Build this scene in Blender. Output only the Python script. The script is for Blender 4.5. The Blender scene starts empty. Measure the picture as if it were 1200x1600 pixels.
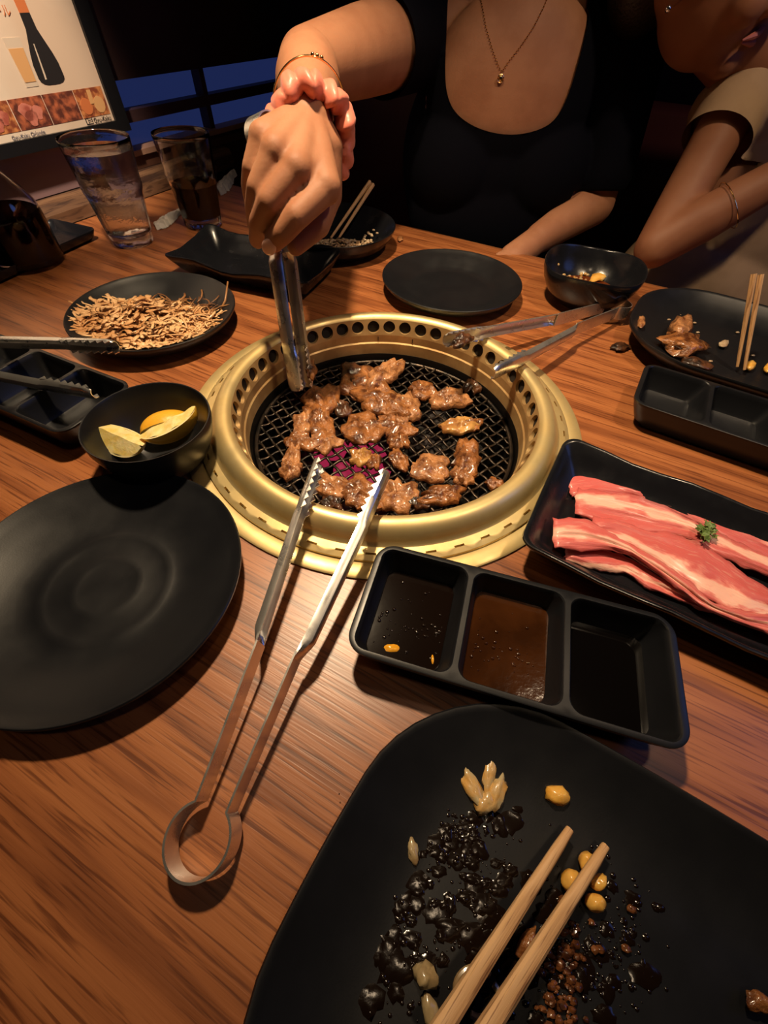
import bpy, bmesh, math, random
import numpy as np
from mathutils import Vector, Matrix, noise
random.seed(7)
PI = math.pi
D = bpy.data
COL = bpy.context.scene.collection
SC = bpy.context.scene
T = 0.75                       # height of the table top above the floor; builders use z = 0 on the table top

# ---------------------------------------------------------------- camera
F, PITCH, ROLL, H = 661.2, 0.9084, 0.0538, 0.2855
cp, sp = math.cos(PITCH), math.sin(PITCH)
FW = np.array([0, cp, -sp]); _up = np.array([0, sp, cp]); _rt = np.array([1., 0, 0])
RT = math.cos(ROLL) * _rt + math.sin(ROLL) * _up
UP = -math.sin(ROLL) * _rt + math.cos(ROLL) * _up
cam = D.cameras.new('camera'); camo = D.objects.new('camera', cam); COL.objects.link(camo)
camo.matrix_world = Matrix(((RT[0], UP[0], -FW[0], 0), (RT[1], UP[1], -FW[1], 0), (RT[2], UP[2], -FW[2], H + T), (0, 0, 0, 1)))
cam.sensor_fit = 'VERTICAL'; cam.sensor_height = 36; cam.lens = F / 1600 * 36
cam.clip_start = 0.01; cam.clip_end = 50
SC.camera = camo

# ---------------------------------------------------------------- light and exposure
SC.view_settings.view_transform = 'Standard'; SC.view_settings.look = 'None'
SC.view_settings.exposure = 0.0; SC.view_settings.gamma = 1.0; SC.view_settings.use_curve_mapping = False
w = D.worlds.new('dim_room'); SC.world = w; w.use_nodes = True
w.node_tree.nodes['Background'].inputs[0].default_value = (0.55, 0.42, 0.5, 1)
w.node_tree.nodes['Background'].inputs[1].default_value = 0.008

def lamp(name, kind, loc, target, power, color, size=0.1, spot=None, blend=0.5):
    l = D.lights.new(name, kind); l.energy = power; l.color = color
    if kind == 'AREA': l.shape = 'DISK'; l.size = size
    else: l.shadow_soft_size = size
    if kind == 'SPOT': l.spot_size = spot; l.spot_blend = blend
    o = D.objects.new(name, l); COL.objects.link(o)
    o.location = (loc[0], loc[1], loc[2] + T)
    d = Vector(target) - Vector(loc); o.rotation_euler = d.to_track_quat('-Z', 'Y').to_euler()
    return o
lamp('pendant_lamp_light', 'SPOT', (-0.10, 0.50, 0.84), (0.0, 0.43, 0.0), 44, (1.0, 0.75, 0.47), 0.03, 1.42, 0.9)
lamp('right_downlight', 'SPOT', (0.52, 0.30, 1.10), (0.40, 0.60, 0.0), 20, (1.0, 0.74, 0.48), 0.04, 1.25, 0.9)
lamp('second_downlight', 'SPOT', (0.15, -0.12, 1.45), (0.05, 0.42, 0.05), 3.5, (1.0, 0.74, 0.48), 0.05, 1.3, 0.9)
lamp('menu_fill_spot', 'SPOT', (-.28, .30, 1.05), (-.60, .77, .25), 100, (1.0, 0.80, 0.60), 0.03, .46, 0.6)  # unseen spot added to brighten the menu board
lamp('blue_side_glow', 'AREA', (1.15, 0.25, 0.75), (0.1, 0.3, 0.0), 0.8, (0.16, 0.30, 1.0), 0.5)  # blue light from the right for the sheen on the dishes; source unseen
lamp('blue_window_glow', 'AREA', (-0.55, 1.7, 0.9), (0.0, 0.9, 0.0), 0.9, (0.15, 0.22, 1.0), 0.6)

# ---------------------------------------------------------------- helpers
def ray(x, y):
    return FW * F + RT * (x - 600) - UP * (y - 800)
def P(x, y, z=0.0):
    """point of the horizontal plane at height z above the table that the photo shows at (x, y)"""
    d = ray(x, y); t = (z - H) / d[2]
    return np.array([d[0] * t, d[1] * t, z])
def PY(x, y, Y):
    """point at distance Y in front of the camera that the photo shows at (x, y)"""
    d = ray(x, y); return np.array([0, 0, H]) + d * (Y / d[1])
U2 = np.array([.899, -.438]); V2 = np.array([.438, .899]); C2 = np.array([-.0038, .3564])
def UV(u, v, z=0.0):
    q = C2 + u * U2 + v * V2
    return np.array([q[0], q[1], z])
TANG = math.atan2(-.438, .899)

def new_mat(name):
    m = D.materials.new(name); m.use_nodes = True
    return m, m.node_tree.nodes, m.node_tree.links, m.node_tree.nodes['Principled BSDF']

def mat(name, color, rough=0.5, metal=0.0, spec=0.5, color2=None, nscale=20, bump=None, coat=0.0, rvar=0.0,
        sss=0.0, trans=0.0, ior=1.45, emit=None, sheen=0.0, aniso=0.0, detail=5.0, ramp=(0.4, 0.6), coat_rough=0.1):
    m, n, l, b = new_mat(name)
    b.inputs['Base Color'].default_value = (*color, 1)
    b.inputs['Roughness'].default_value = rough; b.inputs['Metallic'].default_value = metal
    b.inputs['Specular IOR Level'].default_value = spec
    b.inputs['Coat Weight'].default_value = coat; b.inputs['Coat Roughness'].default_value = coat_rough
    b.inputs['Subsurface Weight'].default_value = sss
    if sss: b.inputs['Subsurface Scale'].default_value = 0.006; b.inputs['Subsurface Radius'].default_value = (1, .35, .2)
    b.inputs['Transmission Weight'].default_value = trans; b.inputs['IOR'].default_value = ior
    b.inputs['Sheen Weight'].default_value = sheen
    if emit:
        b.inputs['Emission Color'].default_value = (*emit[0], 1); b.inputs['Emission Strength'].default_value = emit[1]
    if color2 or bump or rvar:
        tc = n.new('ShaderNodeTexCoord')
    if color2 or rvar:
        t = n.new('ShaderNodeTexNoise'); t.inputs['Scale'].default_value = nscale; t.inputs['Detail'].default_value = detail
        l.new(tc.outputs['Object'], t.inputs['Vector'])
        if color2:
            r = n.new('ShaderNodeValToRGB'); r.color_ramp.elements[0].position = ramp[0]; r.color_ramp.elements[1].position = ramp[1]
            r.color_ramp.elements[0].color = (*color, 1); r.color_ramp.elements[1].color = (*color2, 1)
            l.new(t.outputs['Fac'], r.inputs['Fac']); l.new(r.outputs['Color'], b.inputs['Base Color'])
        if rvar:
            mr = n.new('ShaderNodeMapRange'); mr.inputs['To Min'].default_value = max(0.02, rough - rvar); mr.inputs['To Max'].default_value = rough + rvar
            mr.inputs['From Min'].default_value = .3; mr.inputs['From Max'].default_value = .7
            l.new(t.outputs['Fac'], mr.inputs['Value']); l.new(mr.outputs['Result'], b.inputs['Roughness'])
    if bump:
        t2 = n.new('ShaderNodeTexNoise'); t2.inputs['Scale'].default_value = bump[0]; t2.inputs['Detail'].default_value = 4
        l.new(tc.outputs['Object'], t2.inputs['Vector'])
        bp = n.new('ShaderNodeBump'); bp.inputs['Strength'].default_value = bump[1]; bp.inputs['Distance'].default_value = bump[2] if len(bump) > 2 else 0.001
        l.new(t2.outputs['Fac'], bp.inputs['Height']); l.new(bp.outputs['Normal'], b.inputs['Normal'])
    return m

def wood_mat(name, c1, c2, c3, scale=1.0, rot=0.0, rough=0.36, coat=0.55):
    """long grained varnished wood, grain along the local x axis turned by rot"""
    m, n, l, b = new_mat(name)
    tc = n.new('ShaderNodeTexCoord'); mp = n.new('ShaderNodeMapping'); mp.inputs['Rotation'].default_value = (0, 0, rot)
    l.new(tc.outputs['Object'], mp.inputs['Vector'])
    s1 = n.new('ShaderNodeMapping'); s1.inputs['Scale'].default_value = (4.5 * scale, 75 * scale, 30 * scale)
    l.new(mp.outputs['Vector'], s1.inputs['Vector'])
    n1 = n.new('ShaderNodeTexNoise'); n1.inputs['Scale'].default_value = 1.0; n1.inputs['Detail'].default_value = 5; n1.inputs['Distortion'].default_value = 0.6
    l.new(s1.outputs['Vector'], n1.inputs['Vector'])
    s2 = n.new('ShaderNodeMapping'); s2.inputs['Scale'].default_value = (15 * scale, 430 * scale, 100 * scale)
    l.new(mp.outputs['Vector'], s2.inputs['Vector'])
    n2 = n.new('ShaderNodeTexNoise'); n2.inputs['Scale'].default_value = 1.0; n2.inputs['Detail'].default_value = 3; n2.inputs['Distortion'].default_value = 0.3
    l.new(s2.outputs['Vector'], n2.inputs['Vector'])
    s3 = n.new('ShaderNodeMapping'); s3.inputs['Scale'].default_value = (1.0 * scale, 7 * scale, 5 * scale)
    l.new(mp.outputs['Vector'], s3.inputs['Vector'])
    wv = n.new('ShaderNodeTexWave'); wv.bands_direction = 'Y'; wv.inputs['Scale'].default_value = 1.6; wv.inputs['Distortion'].default_value = 9; wv.inputs['Detail'].default_value = 3; wv.inputs['Detail Scale'].default_value = 1.2
    l.new(s3.outputs['Vector'], wv.inputs['Vector'])
    r1 = n.new('ShaderNodeValToRGB'); e = r1.color_ramp.elements
    e[0].position = .36; e[0].color = (*c3, 1); e[1].position = .62; e[1].color = (*c1, 1)
    x = e.new(.47); x.color = (*c2, 1)
    mx = n.new('ShaderNodeMix'); mx.data_type = 'FLOAT'; mx.inputs[0].default_value = .22
    l.new(n1.outputs['Fac'], mx.inputs[2]); l.new(wv.outputs['Fac'], mx.inputs[3])
    l.new(mx.outputs[0], r1.inputs['Fac'])
    r2 = n.new('ShaderNodeValToRGB'); r2.color_ramp.elements[0].position = .36; r2.color_ramp.elements[1].position = .47
    r2.color_ramp.elements[0].color = (.34, .25, .20, 1); r2.color_ramp.elements[1].color = (1, 1, 1, 1)
    l.new(n2.outputs['Fac'], r2.inputs['Fac'])
    mc = n.new('ShaderNodeMix'); mc.data_type = 'RGBA'; mc.blend_type = 'MULTIPLY'; mc.inputs[0].default_value = 0.8
    l.new(r1.outputs['Color'], mc.inputs[6]); l.new(r2.outputs['Color'], mc.inputs[7])
    l.new(mc.outputs[2], b.inputs['Base Color'])
    b.inputs['Roughness'].default_value = rough; b.inputs['Coat Weight'].default_value = coat; b.inputs['Coat Roughness'].default_value = .40
    bp = n.new('ShaderNodeBump'); bp.inputs['Strength'].default_value = .35; bp.inputs['Distance'].default_value = .0006
    l.new(n2.outputs['Fac'], bp.inputs['Height']); l.new(bp.outputs['Normal'], b.inputs['Normal'])
    return m

class MB:
    """collects vertices and faces of one mesh"""
    def __init__(s): s.v = []; s.f = []; s.uv = {}
    def add(s, vs, fs):
        o = len(s.v); s.v += [tuple(map(float, p)) for p in vs]; s.f += [tuple(i + o for i in f) for f in fs]; return o
    def loft(s, rings, cap0=True, cap1=True, closed=True):
        n = len(rings[0]); vs = [p for r in rings for p in r]; fs = []
        for i in range(len(rings) - 1):
            for j in range(n if closed else n - 1):
                k = (j + 1) % n
                fs.append((i * n + j, i * n + k, (i + 1) * n + k, (i + 1) * n + j))
        if closed and cap0: fs.append(tuple(reversed(range(n))))
        if closed and cap1: fs.append(tuple(range((len(rings) - 1) * n, len(rings) * n)))
        return s.add(vs, fs)
    def lathe(s, prof, n=64, c=(0, 0), cap0=True, cap1=True, mod=None):
        rings = []
        for r, z in prof:
            rings.append([(c[0] + r * (1 + (mod(2 * PI * j / n, z) if mod else 0)) * math.cos(2 * PI * j / n),
                           c[1] + r * (1 + (mod(2 * PI * j / n, z) if mod else 0)) * math.sin(2 * PI * j / n), z) for j in range(n)])
        return s.loft(rings, cap0, cap1)
    def tube(s, pts, rad, n=10, caps=True):
        pts = [np.array(p, float) for p in pts]; m = len(pts)
        rr = rad if hasattr(rad, '__len__') else [rad] * m
        t0 = pts[1] - pts[0]; t0 /= np.linalg.norm(t0)
        a = np.array([0, 0, 1.]) if abs(t0[2]) < .9 else np.array([1., 0, 0])
        nn = np.cross(t0, a); nn /= np.linalg.norm(nn); rings = []
        for i in range(m):
            t = pts[min(i + 1, m - 1)] - pts[max(i - 1, 0)]; t /= np.linalg.norm(t) + 1e-12
            nn = nn - t * (nn @ t); nn /= np.linalg.norm(nn) + 1e-12; bb = np.cross(t, nn)
            rings.append([pts[i] + rr[i] * (math.cos(2 * PI * j / n) * nn + math.sin(2 * PI * j / n) * bb) for j in range(n)])
        return s.loft(rings, caps, caps)
    def box(s, lo, hi):
        x0, y0, z0 = lo; x1, y1, z1 = hi
        return s.add([(x0, y0, z0), (x1, y0, z0), (x1, y1, z0), (x0, y1, z0), (x0, y0, z1), (x1, y0, z1), (x1, y1, z1), (x0, y1, z1)],
                     [(0, 3, 2, 1), (4, 5, 6, 7), (0, 1, 5, 4), (1, 2, 6, 5), (2, 3, 7, 6), (3, 0, 4, 7)])
    def ball(s, c, r, n=12, m=8, fn=None):
        c = np.array(c, float); r = np.array(r if hasattr(r, '__len__') else (r, r, r), float)
        vs = []; fs = []
        for i in range(m + 1):
            th = PI * i / m
            for j in range(n):
                ph = 2 * PI * j / n; d = np.array([math.sin(th) * math.cos(ph), math.sin(th) * math.sin(ph), math.cos(th)])
                k = fn(d) if fn else 1.0
                vs.append(c + r * d * k)
        for i in range(m):
            for j in range(n):
                k = (j + 1) % n; fs.append((i * n + j, (i + 1) * n + j, (i + 1) * n + k, i * n + k))
        return s.add(vs, fs)

def finish(me, smooth, angle):
    bm = bmesh.new(); bm.from_mesh(me)
    bmesh.ops.remove_doubles(bm, verts=bm.verts, dist=1e-7)
    bmesh.ops.recalc_face_normals(bm, faces=bm.faces)
    if smooth:
        for f in bm.faces: f.smooth = True
        for e in bm.edges:
            if len(e.link_faces) == 2 and e.calc_face_angle(0) > angle: e.smooth = False
    bm.to_mesh(me); bm.free()

def root_loc(p):
    v = Vector((0, 0, 0))
    while p: v += p.location; p = p.parent
    return v

def obj(name, mb, m, parent=None, smooth=True, world=False, angle=0.7, kind=None, loc=None, clean=True, uv=None):
    """links one mesh object; world=True: vertices are table coordinates and become relative to the parent (unrotated)"""
    me = D.meshes.new(name); v = mb.v
    if world:
        o3 = root_loc(parent) if parent else Vector((0, 0, 0))
        v = [(a - o3.x, b - o3.y, c + T - o3.z) for a, b, c in v]
    if loc is not None and not parent: v = [(a - loc[0], b - loc[1], c - loc[2]) for a, b, c in v]
    me.from_pydata(v, [], mb.f)
    if uv is not None:
        lay = me.uv_layers.new(name='UVMap')
        for lp in me.loops: lay.data[lp.index].uv = uv[lp.vertex_index]
    if clean and uv is None: finish(me, smooth, angle)
    elif smooth:
        for p in me.polygons: p.use_smooth = True
    me.materials.append(m)
    o = D.objects.new(name, me); COL.objects.link(o)
    if parent: o.parent = parent
    if loc is not None and not parent: o.location = (loc[0], loc[1], loc[2] + T)
    if kind: o['kind'] = kind
    return o

def thing(name, label, cat, loc=(0, 0, 0), rotz=0, group=None):
    o = D.objects.new(name, None); COL.objects.link(o); o.empty_display_size = .02
    o.location = (loc[0], loc[1], loc[2] + T); o.rotation_euler = (0, 0, rotz)
    return tag(o, label, cat, group)
def tag(o, label, cat, group=None, kind=None):
    o['label'] = label; o['category'] = cat
    if group: o['group'] = group
    if kind: o['kind'] = kind
    return o
def single(name, label, cat, mb, m, loc, group=None, kind=None, **k):
    """a thing that is one mesh; vertices in table coordinates, origin moved to loc"""
    return tag(obj(name, mb, m, loc=loc, **k), label, cat, group, kind)
def struct(name, mb, m, **k):
    v = MB(); v.v = [(a, b, c + T) for a, b, c in mb.v]; v.f = mb.f
    o = obj(name, v, m, **k); o['kind'] = 'structure'; return o
def sub(mb, ctr):
    r = MB(); r.v = [(a - ctr[0], b - ctr[1], c - ctr[2]) for a, b, c in mb.v]; r.f = mb.f; return r
def nz(x, y, z=0.0): return noise.noise(Vector((x, y, z)))

# ---------------------------------------------------------------- materials
M = {}
M['table'] = wood_mat('varnished_oak', (.40, .140, .044), (.345, .114, .035), (.24, .074, .022), 1.0, -TANG)
M['edge'] = wood_mat('dark_oak_edge', (.26, .10, .035), (.2, .07, .022), (.10, .03, .01), 1.0, -TANG)
M['rail'] = wood_mat('rough_rail_wood', (.17, .085, .04), (.12, .055, .024), (.05, .02, .01), 1.5, -TANG + PI / 2, .7, 0)
M['black'] = mat('matte_black_melamine', (.0075, .008, .010), .36, spec=.5, bump=(900, .06, .0004), rvar=.05, nscale=40)
M['black_gloss'] = mat('glossy_black_ceramic', (.008, .0085, .011), .22, spec=.55, bump=(220, .12, .0006), rvar=.08, nscale=60)
M['gold'] = mat('brushed_brass', (.84, .66, .32), .44, .72, color2=(.72, .54, .24), nscale=30, bump=(160, .05, .0008), rvar=.08)
M['gold_in'] = mat('smoked_brass', (.72, .50, .23), .46, .6, color2=(.50, .31, .13), nscale=24, bump=(120, .08, .001), rvar=.1)
M['soot'] = mat('sooty_iron', (.010, .009, .008), .35, 0.6, bump=(200, .2, .001))
M['wire'] = mat('charred_steel', (.028, .025, .022), .36, 0.8, color2=(.075, .055, .04), nscale=60, bump=(300, .3, .001))
M['pit'] = mat('dark_pit', (.012, .009, .008), .8)
M['coal'] = mat('ashy_charcoal', (.02, .018, .018), .9, color2=(.06, .05, .05), nscale=90, bump=(120, .8, .004))
M['ember'] = mat('glowing_ember', (.05, .01, .015), .9, color2=(.02, .01, .012), nscale=60, emit=((.60, .03, .10), .5), bump=(120, .8, .004))
M['steel'] = mat('stainless_steel', (.74, .72, .69), .30, .9, rvar=.06, nscale=80)
M['meat'] = mat('glazed_grilled_beef', (.085, .024, .007), .28, color2=(.42, .165, .05), nscale=95, bump=(260, .75, .0028), coat=.7, coat_rough=.12, ramp=(.36, .64), sss=.05)
M['meat2'] = mat('browned_beef_light', (.150, .05, .018), .28, color2=(.54, .25, .10), nscale=95, bump=(280, .75, .0026), coat=.7, coat_rough=.12, ramp=(.34, .62), sss=.05)
M['meat3'] = mat('golden_fatty_beef', (.34, .14, .04), .30, color2=(.62, .34, .10), nscale=70, bump=(220, .5, .002), coat=.7, coat_rough=.12, ramp=(.34, .62))
M['char'] = mat('charred_beef', (.02, .010, .006), .35, color2=(.12, .045, .018), nscale=80, bump=(260, .6, .002), coat=.6)
M['noodle'] = mat('soy_fried_shreds', (.56, .27, .10), .42, color2=(.80, .50, .25), nscale=45, coat=.25, bump=(300, .3, .001))
M['noodle_dk'] = mat('dark_soy_shreds', (.16, .06, .02), .4, color2=(.36, .17, .06), nscale=40, coat=.3)
M['rice'] = mat('seasoned_rice', (.55, .42, .27), .4, color2=(.34, .2, .1), nscale=80, coat=.2)
M['chop'] = wood_mat('pale_bamboo', (.78, .50, .27), (.72, .44, .22), (.58, .33, .15), 2.5, 0, .5, 0)
M['lemon_peel'] = mat('lemon_peel', (.82, .42, .03), .38, bump=(500, .25, .0008), coat=.2, sss=.1)
M['lemon_flesh'] = mat('lemon_flesh', (.80, .60, .17), .3, color2=(.88, .74, .36), nscale=120, bump=(260, .5, .001), coat=.4, sss=.15)
M['pith'] = mat('lemon_pith', (.85, .72, .38), .5, sss=.1)
M['corn'] = mat('corn_kernel', (.78, .38, .05), .28, color2=(.85, .52, .14), nscale=60, coat=.4, sss=.15)
M['egg'] = mat('soft_fried_onion', (.62, .34, .09), .3, color2=(.45, .36, .2), nscale=90, coat=.5, bump=(200, .4, .001))
M['garlic'] = mat('pale_noodle_bit', (.42, .32, .17), .3, color2=(.26, .17, .08), nscale=80, coat=.5)
M['sauce_dark'] = mat('dark_soy_sauce', (.006, .003, .002), .06, spec=.6, bump=(90, .10, .001), coat=.3)
M['sauce_brown'] = mat('brown_miso_sauce', (.026, .008, .002), .10, spec=.6, color2=(.045, .014, .0035), nscale=30, bump=(200, .15, .0008))
M['sauce_black'] = mat('black_soy_sauce', (.0025, .002, .002), .05, spec=.5)
M['smear'] = mat('sticky_sauce_film', (.008, .004, .0025), .16, spec=.6, bump=(260, .10, .001))
M['crumb'] = mat('fried_crumbs', (.20, .07, .022), .3, color2=(.05, .016, .007), nscale=200, coat=.5)
M['glass'] = mat('clear_glass', (.97, .98, .98), .02, trans=1.0, ior=1.48)
M['water'] = mat('water', (.95, .97, .98), .0, trans=1.0, ior=1.33)
M['frost'] = mat('wet_frosted_glass', (.97, .97, .98), .03, trans=1.0, ior=1.45, bump=(130, .22, .0015))
M['cola'] = mat('dark_cola', (.006, .002, .001), .5, spec=0)
M['paper'] = mat('crumpled_white_paper', (.72, .68, .62), .8, bump=(120, .4, .002))
M['skin'] = mat('warm_tan_skin', (.43, .195, .105), .60, color2=(.37, .158, .082), nscale=22, bump=(380, .22, .0008), sss=.12, spec=.4)
M['nail'] = mat('pink_fingernail', (.82, .47, .38), .2, coat=.5)
M['skin2'] = mat('tan_skin', (.29, .125, .066), .55, color2=(.25, .10, .052), nscale=16, sss=.1, spec=.35)
M['shirt'] = mat('navy_black_jersey', (.0016, .0018, .0048), .9, bump=(700, .15, .0008), spec=.12)
M['tee'] = mat('beige_cotton_tee', (.40, .27, .165), .85, color2=(.36, .24, .145), nscale=30, bump=(500, .2, .001), spec=.2)
M['scrunchie'] = mat('coral_satin', (.78, .22, .145), .40, sheen=.15, bump=(140, .25, .002), spec=.5)
M['jewel'] = mat('yellow_gold', (.85, .58, .25), .2, 1.0)
M['hair'] = mat('dark_brown_hair', (.012, .007, .005), .45, bump=(300, .5, .002))
M['lips'] = mat('lips', (.42, .13, .10), .4)
M['eye'] = mat('eye_white', (.42, .38, .34), .3); M['iris'] = mat('brown_iris', (.03, .015, .008), .15)
M['wall_dk'] = mat('dark_stained_wall', (.030, .012, .009), .6, color2=(.042, .017, .012), nscale=4)
M['wall_brown'] = mat('brown_panel', (.11, .045, .025), .55, color2=(.08, .03, .016), nscale=9)
M['plaster'] = mat('mauve_wall_strip', (.22, .13, .13), .7)
M['pane'] = mat('blue_lit_pane', (.02, .03, .09), .3, emit=((.010, .017, .07), 1.0))
M['muntin'] = mat('dark_muntin', (.06, .03, .03), .5)
M['sill'] = mat('light_wood_sill', (.36, .2, .13), .5)
M['floor'] = mat('dark_floor', (.02, .013, .01), .5)
M['ceiling'] = mat('dark_ceiling', (.015, .01, .01), .8)
M['vinyl'] = mat('maroon_booth_vinyl', (.045, .008, .010), .45, bump=(300, .15, .001))
M['frame'] = mat('black_plastic_frame', (.008, .008, .009), .35)
M['green'] = mat('parsley_leaf', (.10, .17, .035), .5, color2=(.18, .24, .07), nscale=120)
M['yellow_cap'] = mat('yellow_pour_cap', (.65, .42, .04), .4)

# ---------------------------------------------------------------- the room
b = MB(); b.box((-3.2, -3.0, -T - .05), (3.4, 3.6, -T)); struct('floor', b, M['floor'])
b = MB(); b.box((-3.2, -3.0, 1.9), (3.4, 3.6, 1.95)); struct('ceiling', b, M['ceiling'])
def uvbox(mb, u0, u1, v0, v1, z0, z1):
    vs = [UV(u, v, z) for z in (z0, z1) for u, v in ((u0, v0), (u1, v0), (u1, v1), (u0, v1))]
    mb.add(vs, [(0, 3, 2, 1), (4, 5, 6, 7), (0, 1, 5, 4), (1, 2, 6, 5), (2, 3, 7, 6), (3, 0, 4, 7)])
WU = -.725                                           # face of the wall beside the table
WV0, WV1, WZ0, WZ1 = .29, 1.75, .062, .153          # window opening in that wall
b = MB()
uvbox(b, WU - .12, WU, -1.6, 2.1, -T, .035)
uvbox(b, WU - .12, WU, -1.6, 2.1, WZ1, 1.9)
uvbox(b, WU - .12, WU, -1.6, WV0, .035, WZ1); uvbox(b, WU - .12, WU, WV1, 2.1, .035, WZ1)
struct('wall_left', b, M['wall_dk'])
b = MB(); uvbox(b, WU - .01, WU + .002, -1.6, WV0 - .004, .036, .150); struct('trim_4', b, M['plaster'])
b = MB(); uvbox(b, WU - .12, WU - .001, WV0, WV1, .035, .055); struct('trim_1', b, M['wall_brown'])
b = MB(); uvbox(b, WU - .12, WU + .004, WV0, WV1, .0545, .0625); struct('trim_2', b, M['sill'])
b = MB(); uvbox(b, -1.0, 2.4, 1.62, 1.72, -T, 1.9); struct('wall_back', b, M['wall_dk'])
b = MB(); uvbox(b, 2.3, 2.4, -1.6, 1.7, -T, 1.9); struct('wall_right', b, M['wall_dk'])
win = D.objects.new('window_1', None); COL.objects.link(win); win['kind'] = 'structure'
win.location = (*UV(WU - .03, .3)[:2], T)
def wpart(name, u0, u1, v0, v1, z0, z1, m):
    q = MB(); uvbox(q, u0, u1, v0, v1, z0, z1); return obj(name, q, m, win, world=True, smooth=False)
wpart('transom', WU - .03, WU - .006, WV0, WV1, .098, .114, M['muntin'])
munt = [.575 + .30 * k for k in range(0, 4)]
for v in munt:
    wpart('muntin', WU - .032, WU - .008, v - .006, v + .006, .062, .153, M['muntin'])
ed = [WV0] + munt + [WV1]
for i in range(len(ed) - 1):
    if ed[i + 1] - ed[i] > .03:
        wpart('pane', WU - .034, WU - .03, ed[i] + .005, ed[i + 1] - .005, .114, .153, M['pane'])
        wpart('pane', WU - .034, WU - .03, ed[i] + .005, ed[i + 1] - .005, .062, .098, M['pane'])
# rough wooden rail between table and wall
b = MB()
rings = []
for i in range(60):
    v = -1.0 + 1.58 * i / 59
    f = lambda k: .003 * nz(v * 14, k * 3.1)
    rings.append([UV(-.698 + f(1) * .5, v, .001), UV(-.698 + f(2), v, .018 + f(3)), UV(-.703 + f(4), v, .031 + f(5)), UV(-.7245, v, .0345), UV(-.7245, v, .001)])
b.loft(rings)
struct('trim_3', b, M['rail'], angle=.4)
# booth seating on the far side
bb_ = thing('booth_bench', 'dark maroon vinyl booth bench behind the two seated people', 'bench', UV(.3, .75, -T))
b = MB(); uvbox(b, -.6, 1.9, .84, .98, -T, .14); obj('backrest', b, M['vinyl'], bb_, world=True, smooth=False)
b = MB(); uvbox(b, -.6, 1.9, .40, .84, -.56, -.455); obj('seat', b, M['vinyl'], bb_, world=True, smooth=False)
b = MB(); uvbox(b, -.6, 1.9, .46, .84, -T, -.56); obj('base', b, M['wall_dk'], bb_, world=True, smooth=False)

# ---------------------------------------------------------------- table
tb = thing('dining_table', 'varnished oak restaurant table with a round grill set into its top', 'table', (*C2, -T))
def fill_with_holes(outer, holes, z):
    bm = bmesh.new(); es = []
    for lp in [outer] + holes:
        vs = [bm.verts.new((p[0], p[1], z)) for p in lp]
        es += [bm.edges.new((vs[i], vs[(i + 1) % len(vs)])) for i in range(len(vs))]
    bmesh.ops.triangle_fill(bm, use_beauty=True, use_dissolve=False, edges=es)
    bm.verts.index_update()
    r = [v.co[:] for v in bm.verts], [[v.index for v in f.verts] for f in bm.faces]; bm.free(); return r
outer = [UV(u, v) for u, v in ((-.697, -.62), (1.0, -.62), (1.0, .477), (-.697, .477))]
hole = [(C2[0] + .172 * math.cos(2 * PI * i / 64), C2[1] + .172 * math.sin(2 * PI * i / 64)) for i in range(64)]
b = MB(); vs, fs = fill_with_holes(outer, [hole], 0.0); b.add(vs, fs)
vs, fs = fill_with_holes(outer, [hole], -.035); b.add(vs, fs)
b.loft([[(x, y, 0) for x, y in hole], [(x, y, -.035) for x, y in hole]], False, False)
obj('tabletop', b, M['table'], tb, world=True, smooth=False)
for nm, a in (('edge_band', (-.697, 1.0, .477, .483)), ('edge_band', (-.697, 1.0, -.626, -.62)), ('edge_band', (1.0, 1.006, -.626, .483))):
    b = MB(); uvbox(b, *a, -.036, -.001); obj(nm, b, M['edge'], tb, world=True, smooth=False)
b = MB(); uvbox(b, -.22, .22, -.18, .18, -T, -.16); obj('pedestal', b, M['wall_dk'], tb, world=True, smooth=False)
b = MB(); uvbox(b, -.06 + .65, .06 + .65, -.2, .2, -T, -.035); obj('leg', b, M['wall_dk'], tb, world=True, smooth=False)
b = MB(); uvbox(b, -.06 - .55, .06 - .55, -.2, .2, -T, -.035); obj('leg', b, M['wall_dk'], tb, world=True, smooth=False)

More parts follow.
